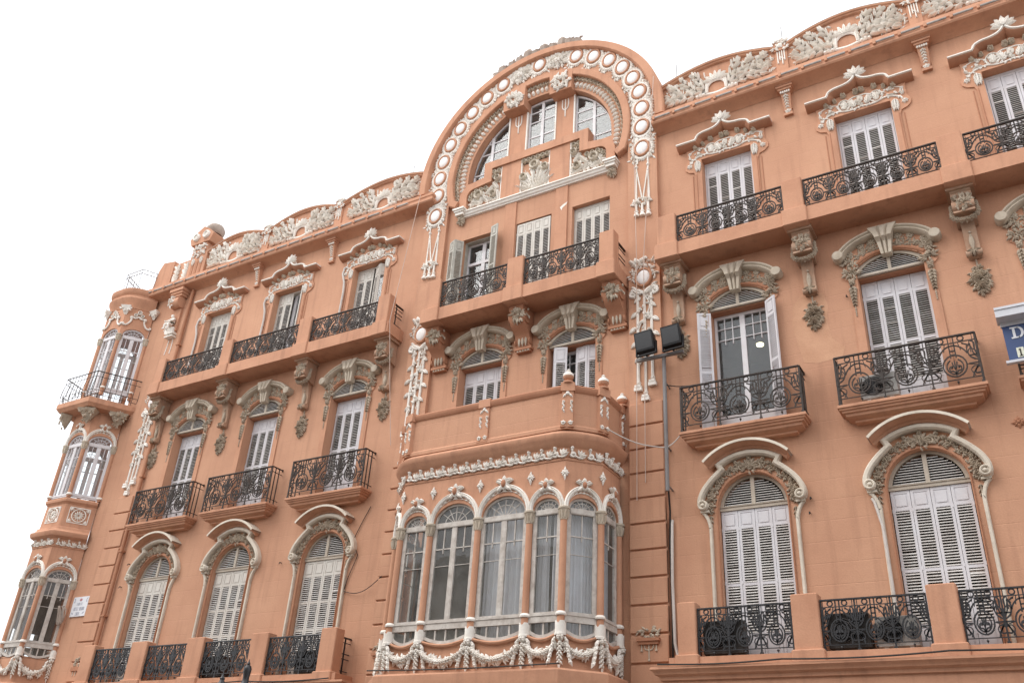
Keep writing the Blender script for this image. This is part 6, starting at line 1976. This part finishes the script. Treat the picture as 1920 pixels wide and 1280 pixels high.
# cables
tubething("cable", [(4.16, -.36, 8.45), (4.08, -.10, 8.1), (4.04, -.06, 7.4), (4.05, -.05, 6.0), (4.03, -.05, 5.0)], .02, "cable_black", "black cable dropping from the floodlight pole along the right pilaster", "cable")
tubething("conduit", [(4.10, -.04, 7.92), (4.10, -.06, 7.85), (4.07, -.06, 6.6), (4.09, -.06, 5.35), (4.14, -.08, 5.14), (4.34, -.10, 5.12)], .032, "cable_white", "white plastic conduit beside the right pilaster at first floor level", "conduit", 8)
tubething("conduit", [(8.20, -.04, 7.88), (8.24, -.06, 7.8), (8.33, -.07, 7.3), (8.36, -.07, 5.0)], .028, "cable_white", "white conduit left of the second arched window on the right wing", "conduit", 8)
tubething("cable", sag((3.30, -.1, 20.45), (3.45, -.30, 14.7), .0) + sag((3.45, -.30, 14.7), (3.36, -.22, 8.4), 0)[1:], .010, "rope_pale", "pale rope hanging down the right pilaster from the gable", "rope", 5)
tubething("cable", sag((4.08, -.42, 20.75), (3.66, -.34, 14.7), .0) + sag((3.66, -.34, 14.7), (3.56, -.2, 8.8), 0)[1:], .010, "rope_pale", "pale rope slanting across the right pilaster from the parapet corner", "rope", 5)
tubething("cable", sag((-3.80, -.45, 19.3), (-4.05, -.75, 14.6), .0) + sag((-4.05, -.75, 14.6), (-3.86, -.2, 10.9), .1)[1:], .010, "rope_pale", "pale rope hanging left of the gable down the left pilaster", "rope", 5)
tubething("cable", sag((4.16, -.42, 11.0), (4.60, -.05, 11.05), .03) + [(4.72, -.02, 11.06)], .012, "cable_black", "thin wire from the floodlight pole to a wall hook", "cable", 5)
tubething("cable", sag((3.0, -1.1, 9.85), (4.16, -.42, 9.45), .12) + sag((4.16, -.42, 9.45), (4.55, -.40, 9.78), .05)[1:], .014, "cable_white", "pale cable sagging from the bay terrace to the floodlight pole", "cable", 5)
tubething("cable", sag((4.0, -.80, 4.83), (6.4, -.80, 4.84), .035, 12) + sag((6.4, -.80, 4.84), (9.2, -.82, 4.86), .04, 12)[1:] + sag((9.2, -.82, 4.86), (14, -.82, 4.87), .04, 14)[1:], .016, "cable_black", "dark cable running along the ledge under the right first floor balcony", "cable", 5)
tubething("cable", sag((-15.0, -.80, 4.83), (-11, -.80, 4.83), .03, 10) + sag((-11, -.80, 4.83), (-7.2, -.80, 4.83), .04, 10)[1:] + sag((-7.2, -.8, 4.83), (-4.3, -.80, 4.82), .04, 10)[1:], .016, "cable_black", "dark cable running along the ledge under the left first floor balcony", "cable", 5)
tubething("cable", sag((XC - 2.5, -1.75, 4.76), (XC + 2.3, -1.88, 4.72), .03, 14), .014, "cable_black", "dark cable along the foot of the bay window garlands", "cable", 5)
tubething("cable", [(-4.40, -.03, 9.3), (-4.62, -.03, 8.9), (-4.86, -.03, 8.4), (-4.62, -.03, 8.0), (-4.85, -.03, 7.4), (-4.95, -.03, 7.0)], .010, "cable_black", "thin dark wire wandering down the wall right of the left wing arched windows", "cable", 5)
tubething("cable", sag((-4.95, -.03, 7.1), (-3.6, -.16, 7.35), .22, 10), .010, "cable_black", "thin wire slung between the left wing window and the left pilaster", "cable", 5)
m = M(); rn = random.Random(6)
for k in range(4):
    m.tube([(-16.42 + .20 * math.cos(i * .7 + k) * (1 - .08 * k), -.16 - .03 * k, 7.15 + .30 * math.sin(i * .7 + k * .4)) for i in range(10)], .016, 5)
tag(part("cable_coil", m, "coping_grey", None), "coil of grey cable hanging beside the street name tile", "cable")
# roof rods
for x, z1, lab in ((4.58, 21.45, "thin roof rod on the parapet right of the gable"), (7.58, 21.40, "thin roof rod beside the first parapet post of the right wing"), (-4.70, 21.25, "thin roof rod on the parapet left of the gable")):
    tubething("roof_rod", [(x, .1, 20.4), (x, .1, z1)], .012, "steel_grey", lab, "rod", 5)
# wall hooks and dark nail heads
hk = [(8.40, 12.72), (8.28, 12.5), (7.05, 8.05), (7.0, 7.75), (-7.35, 8.05), (-7.2, 9.1), (-13.9, 8.7), (-14.05, 8.1), (-13.75, 9.2), (-4.5, 16.6), (6.9, 16.2)]
hm = M(); hm.tube([(0, 0.01, 0), (0, -.07, .0), (0, -.09, -.05)], .014, 5); hme = hm.mesh("wall_hook", "cable_black")
hd = [(8.40, 12.72, "upper hook on the wall between the two white shuttered second floor windows"), (8.28, 12.5, "lower hook on the wall between the two white shuttered second floor windows"), (7.05, 8.05, "upper iron hook right of the first arched window on the right wing"), (7.0, 7.75, "lower iron hook right of the first arched window on the right wing"),
      (-7.35, 8.05, "iron hook between the two arched windows nearest the bay on the left wing"), (-13.9, 8.6, "upper iron hook left of the arched window nearest the corner tower"), (-14.02, 7.9, "lower iron hook left of the arched window nearest the corner tower")]
for x, z, lab in hd:
    tag(put("wall_hook", hme, None, (x, 0, z)), lab, "hook")
# small terracotta rosette on the wall at the far right
m = M()
for a in range(0, 360, 45): m.sleaf(0, 0, R(a), .13 if a % 90 == 0 else .10, .04, 0, .05, n=2)
m.dome(0, 0, .04, -.02, .05, n=6)
part("wall_rosette", m, "terracotta_dark", B, (10.95, 0, 9.02))
# repaired plaster patch and small chips on the right wing
m = M(); pr2 = [(7.10, 12.55), (7.30, 12.80), (7.55, 12.86), (7.78, 12.74), (7.86, 12.40), (7.80, 12.0), (7.86, 11.55), (8.10, 11.30), (8.02, 11.08), (7.50, 11.02), (7.22, 11.10), (7.12, 11.6), (7.05, 12.1)]
m.add([(x, -.0035, z) for x, z in pr2], [tuple(range(len(pr2)))]); part("plaster_patch", m, "patch_plaster", B, smooth=None)
for pts in ([(1.02, 17.42), (1.12, 17.50), (1.26, 17.55), (1.22, 17.46), (1.10, 17.38), (1.08, 17.30)], [(-6.35, 13.98), (-6.2, 14.02), (-6.05, 13.97), (-6.2, 13.93)]):
    m = M(); m.add([(x, -.049 if x > 0 else -.004, z) for x, z in pts], [tuple(range(len(pts)))]); part("plaster_chip", m, "white_plaster", B, smooth=None)
# ceiling lamps seen through the open window
for x, z, y, lab in ((5.90, 12.62, 1.5, "round lit ceiling lamp seen through the open second floor window"), (6.22, 12.55, 2.6, "second lit lamp deeper in the room behind the open window")):
    m = M(); m.lathe([(.085, z - .02), (.09, z + .02)], x, y, 14)
    tag(part("ceiling_lamp", m, "lamp_glow", None), lab, "lamp")
# air conditioners
def aircon(x, y, z, lab, w=.80, h=.56, mat="unit_white"):
    t = thing("air_conditioner", lab, "air conditioner", (x, y, z))
    m = M(); m.cbox(-w / 2, w / 2, -.14, .14, .03, h, .015); m.box(-w * .35, -w * .25, -.12, .12, 0, .03); m.box(w * .25, w * .35, -.12, .12, 0, .03)
    part("casing", m, mat, t)
    m = M(); cx = -w * .14
    m.add([(cx + .21 * math.cos(2 * PI * q / 20), -.143, h / 2 + .02 + .21 * math.sin(2 * PI * q / 20)) for q in range(20)], [tuple(range(20))])
    for q in range(5):
        a = 2 * PI * q / 5
        m.add([(cx, -.146, h / 2 + .02), (cx + .19 * math.cos(a), -.146, h / 2 + .02 + .19 * math.sin(a)), (cx + .19 * math.cos(a + .6), -.155, h / 2 + .02 + .19 * math.sin(a + .6))], [(0, 1, 2)])
    part("fan", m, "plastic_black", t, smooth=None)
    m = M()
    for r in (.05, .09, .13, .17, .21): m.tube([(cx + r * math.cos(2 * PI * q / 20), -.165, h / 2 + .02 + r * math.sin(2 * PI * q / 20)) for q in range(21)], .004, 4, False)
    for q in range(8): a = 2 * PI * q / 8; m.tube([(cx, -.165, h / 2 + .02), (cx + .21 * math.cos(a), -.165, h / 2 + .02 + .21 * math.sin(a))], .004, 4)
    part("grille", m, "steel_grey", t)
aircon(5.22, -.32, 5.0, "air conditioner behind the first railing panel of the right first floor balcony", h=.66, mat="unit_dark_shaded")
aircon(7.55, -.32, 5.0, "air conditioner just right of the second balcony pier, the left of two side by side", .74, h=.66, mat="unit_dark_shaded")
aircon(8.36, -.30, 5.0, "air conditioner left of the second arched window behind the railing, right of a pair", .70)
aircon(8.68, -.20, 9.80, "air conditioner on the second floor balcony with the closed white shutters", .72)
aircon(-8.75, -.30, 5.0, "air conditioner on the left first floor balcony behind the railing near the street lamp", .72, mat="unit_dark_shaded")
aircon(-5.45, -.30, 5.0, "air conditioner on the left first floor balcony by its right end", .72, mat="unit_dark_shaded")
# surgery sign at the right edge
t = thing("surgery_sign", "blue surgery sign with white letters Dr under a metal light bar", "sign", (11.04, -.60, 9.99))
m = M(); m.box(0, 1.5, -.02, .02, .0, .74); part("board", m, "sign_blue", t, smooth=None)
m = M(); m.box(-.06, 1.55, -.30, .05, .80, .98); m.box(-.06, 1.55, -.32, -.22, .95, 1.0); part("light_bar", m, "sign_metal", t, smooth=None)
m = M(); m.box(-.02, 1.5, -.04, .04, .72, .80); m.box(-.06, 1.55, -.05, .05, -.05, 0.0); part("sign_rail", m, "sign_metal", t, smooth=None)
m = M(); m.tube([(.45, .04, -.05), (.45, .04, -.7)], .03, 6); part("sign_post", m, "cable_black", t)
m = M(); y0, y1 = -.032, -.018
def bx(a, b, c, d): m.box(a, b, y0, y1, c, d)
X, Zb, Hh = .12, .44, .24
bx(X, X + .14, Zb, Zb + .028); bx(X, X + .14, Zb + Hh - .028, Zb + Hh); bx(X + .035, X + .08, Zb + .028, Zb + Hh - .028)
m.band([(X + .13 + .0 * q, 0) for q in range(1)] * 1 + [], [], y0, y1) if False else None
oa = [(X + .12 + .10 * math.cos(R(a)), Zb + Hh / 2 + Hh / 2 * math.sin(R(a))) for a in range(-90, 91, 15)]
ob = [(X + .12 + .055 * math.cos(R(a)), Zb + Hh / 2 + (Hh / 2 - .03) * math.sin(R(a))) for a in range(-90, 91, 15)]
m.band(oa, ob, y0, y1)
X2 = X + .25
bx(X2, X2 + .10, Zb, Zb + .024); bx(X2, X2 + .05, Zb + .136, Zb + .16); bx(X2 + .028, X2 + .066, Zb + .024, Zb + .16)
pa = smoothpath([(X2 + .066, Zb + .10), (X2 + .085, Zb + .145), (X2 + .12, Zb + .158), (X2 + .145, Zb + .14)], 3)
m.sweep(pa, [(.014, y1), (.014, y0), (-.014, y0), (-.014, y1)])
rg = [(.42 + .0, .15)]
part("lettering", m, "sign_white", t, smooth=None)
m = M(); m.band(arc(.335, .155, .045, 0, 360, 14), arc(.335, .155, .022, 0, 360, 14), y0, y1); part("ordinal_mark", m, "sign_white", t, smooth=None)
m = M(); m.box(.15, .27, -.030, -.018, .04, .24); part("number_tile", m, "sign_cream", t, smooth=None)
m = M(); m.box(.20, .222, -.036, -.028, .065, .215); m.box(.18, .242, -.036, -.028, .06, .075); m.box(.185, .20, -.036, -.028, .185, .20); part("numeral", m, "cable_black", t, smooth=None)
# street name tile
t = thing("street_name_tile", "white ceramic street name tile on the wall beside the corner tower", "sign", (-15.80, -.03, 7.42))
m = M(); m.cbox(-.38, .38, -.012, .03, -.31, .31, .006); part("tile", m, "tile_white", t)
m = M(); rn = random.Random(5)
def marks(x0, x1, z0, z1):
    x = x0
    while x < x1 - .02:
        w = rn.uniform(.018, .034)
        m.box(x, x + .009, -.017, -.011, z0, z1)
        if rn.random() < .7: m.box(x, x + w, -.017, -.011, z1 - .012, z1)
        if rn.random() < .6: m.box(x, x + w, -.017, -.011, z0, z0 + .012)
        if rn.random() < .5: m.box(x + w - .006, x + w + .003, -.017, -.011, z0, z1)
        x += w + .022
marks(-.14, .00, .04, .12); marks(.05, .15, .04, .12); marks(-.24, -.02, -.12, -.02); marks(.04, .26, -.12, -.02); marks(-.10, .08, -.27, -.17)
for sx in (-1, 1):
    m.sleaf(sx * .27, .20, R(90 - sx * 40), .10, .03, -.011, .006, n=2); m.sleaf(sx * .27, .20, R(-90 + sx * 30), .10, .03, -.011, .006, n=2)
    m.sleaf(sx * .22, -.23, R(90 - sx * 60), .12, .03, -.011, .006, n=2)
part("tile_lettering", m, "tile_mark", t, smooth=None)["kind"] = "stuff"
m = M(); m.dome(0, .21, .075, -.011, .006, rz=.05, n=12); part("tile_crest", m, "tile_red", t)
# ornate street lamp whose top shows at the bottom edge
t = thing("street_lamp", "black cast iron street lamp rising in front of the balcony", "street lamp", (-.44, -7.0, 0))
m = M(); m.lathe([(.20, 0), (.20, .25), (.14, .32), (.12, .9), (.085, 1.0), (.07, 2.6), (.06, 3.3), (.075, 3.36), (.05, 3.42), (.055, 3.58), (.075, 3.60), (.055, 3.63), (.05, 3.70), (.062, 3.78), (.065, 3.83), (.05, 3.87), (.025, 3.89), (.03, 3.91), (.012, 3.94), (.004, 3.98)], 0, 0, 12)
for ax, ay, az in ((-.53, 0, .32), (-.36, .45, .18), (.40, .20, .10)): m.tube([(0, 0, 3.0 + az), (ax * .4, ay * .4, 2.80 + az), (ax * .9, ay * .9, 2.52 + az), (ax, ay, 2.62 + az)], .022, 6)
part("column", m, "iron_black", t)
for x, yl, az in ((-.53, 0, .32), (-.36, .45, .18), (.40, .20, .10)):
    m = M(); m.lathe([(.10, 2.72), (.17, 3.08), (.19, 3.10)], x, yl, 6, cap=True); m.shift(0, 0, az); part("lantern_glass", m, "window_glass", t, smooth=None)
    m = M(); m.lathe([(.20, 3.10), (.21, 3.14), (.12, 3.26), (.05, 3.32), (.035, 3.36), (.045, 3.38), (.03, 3.40), (.012, 3.44), (.004, 3.55)], x, yl, 6)
    for q in range(6):
        a = 2 * PI * q / 6; m.tube([(x + .10 * math.cos(a), yl + .10 * math.sin(a), 2.72), (x + .18 * math.cos(a), yl + .18 * math.sin(a), 3.10)], .012, 4)
    m.lathe([(.03, 2.60), (.10, 2.70), (.10, 2.73)], x, yl, 6); m.shift(0, 0, az); part("lantern_cage", m, "iron_black", t)
t2 = None

# ------------------------------------------------------------------ street
m = M(); m.box(-120, 120, -120, 120, -.4, -.12); struct("ground", m, "paving")
m = M(); m.box(-90, 90, -16.0, -3.2, -.125, -.10); struct("road", m, "asphalt")
m = M(); m.box(-40, 40, -3.0, .02, -.12, .0); struct("pavement", m, "paving")
m = M(); m.box(-40, 40, -3.2, -3.0, -.12, .01); struct("kerb", m, "kerb_stone")
m = M(); m.box(-90, 90, -23.0, -16.2, -.12, .0); struct("pavement", m, "paving")
m = M(); m.box(-90, 90, -16.2, -16.0, -.12, .01); struct("kerb", m, "kerb_stone")
# plain house across the street, seen only as a reflection in the panes
ob = thing("opposite_house", "pale house across the street reflected in the bay window panes", "building", (4, -22.2, 0))
m = M()
cols = [-21 + i * 3.0 for i in range(15)]
for k, z in enumerate((0.2, 4.0, 7.4, 10.6)):
    for cx in cols:
        wall_panel(m, cx - 1.5, cx + 1.5, z if k else 0, (4.0, 7.4, 10.6, 13.8)[k], cx, .55, z + .6, [(-.55, z + 2.8), (.55, z + 2.8)], 0, .3)
m.v = [(-x, -y, z) for x, y, z in m.v]
m.box(-22.5, 22.5, -7, -.35, 0, 13.7); m.box(-22.7, 22.7, -7.2, .35, 13.8, 14.1)
part("wall", m, "opposite_render", ob, smooth=None)
gm = M(); gm.box(-.53, .53, -.28, -.24, .62, 2.78); gme = gm.mesh("window", "plastic_black", None)
for z in (0.2, 4.0, 7.4, 10.6):
    for cx in cols: put("window", gme, ob, (-cx, 0, z))
print("objects", len(bpy.data.objects), "tris", sum(sum(len(p.vertices) - 2 for p in o.data.polygons) for o in bpy.data.objects if o.type == 'MESH'))
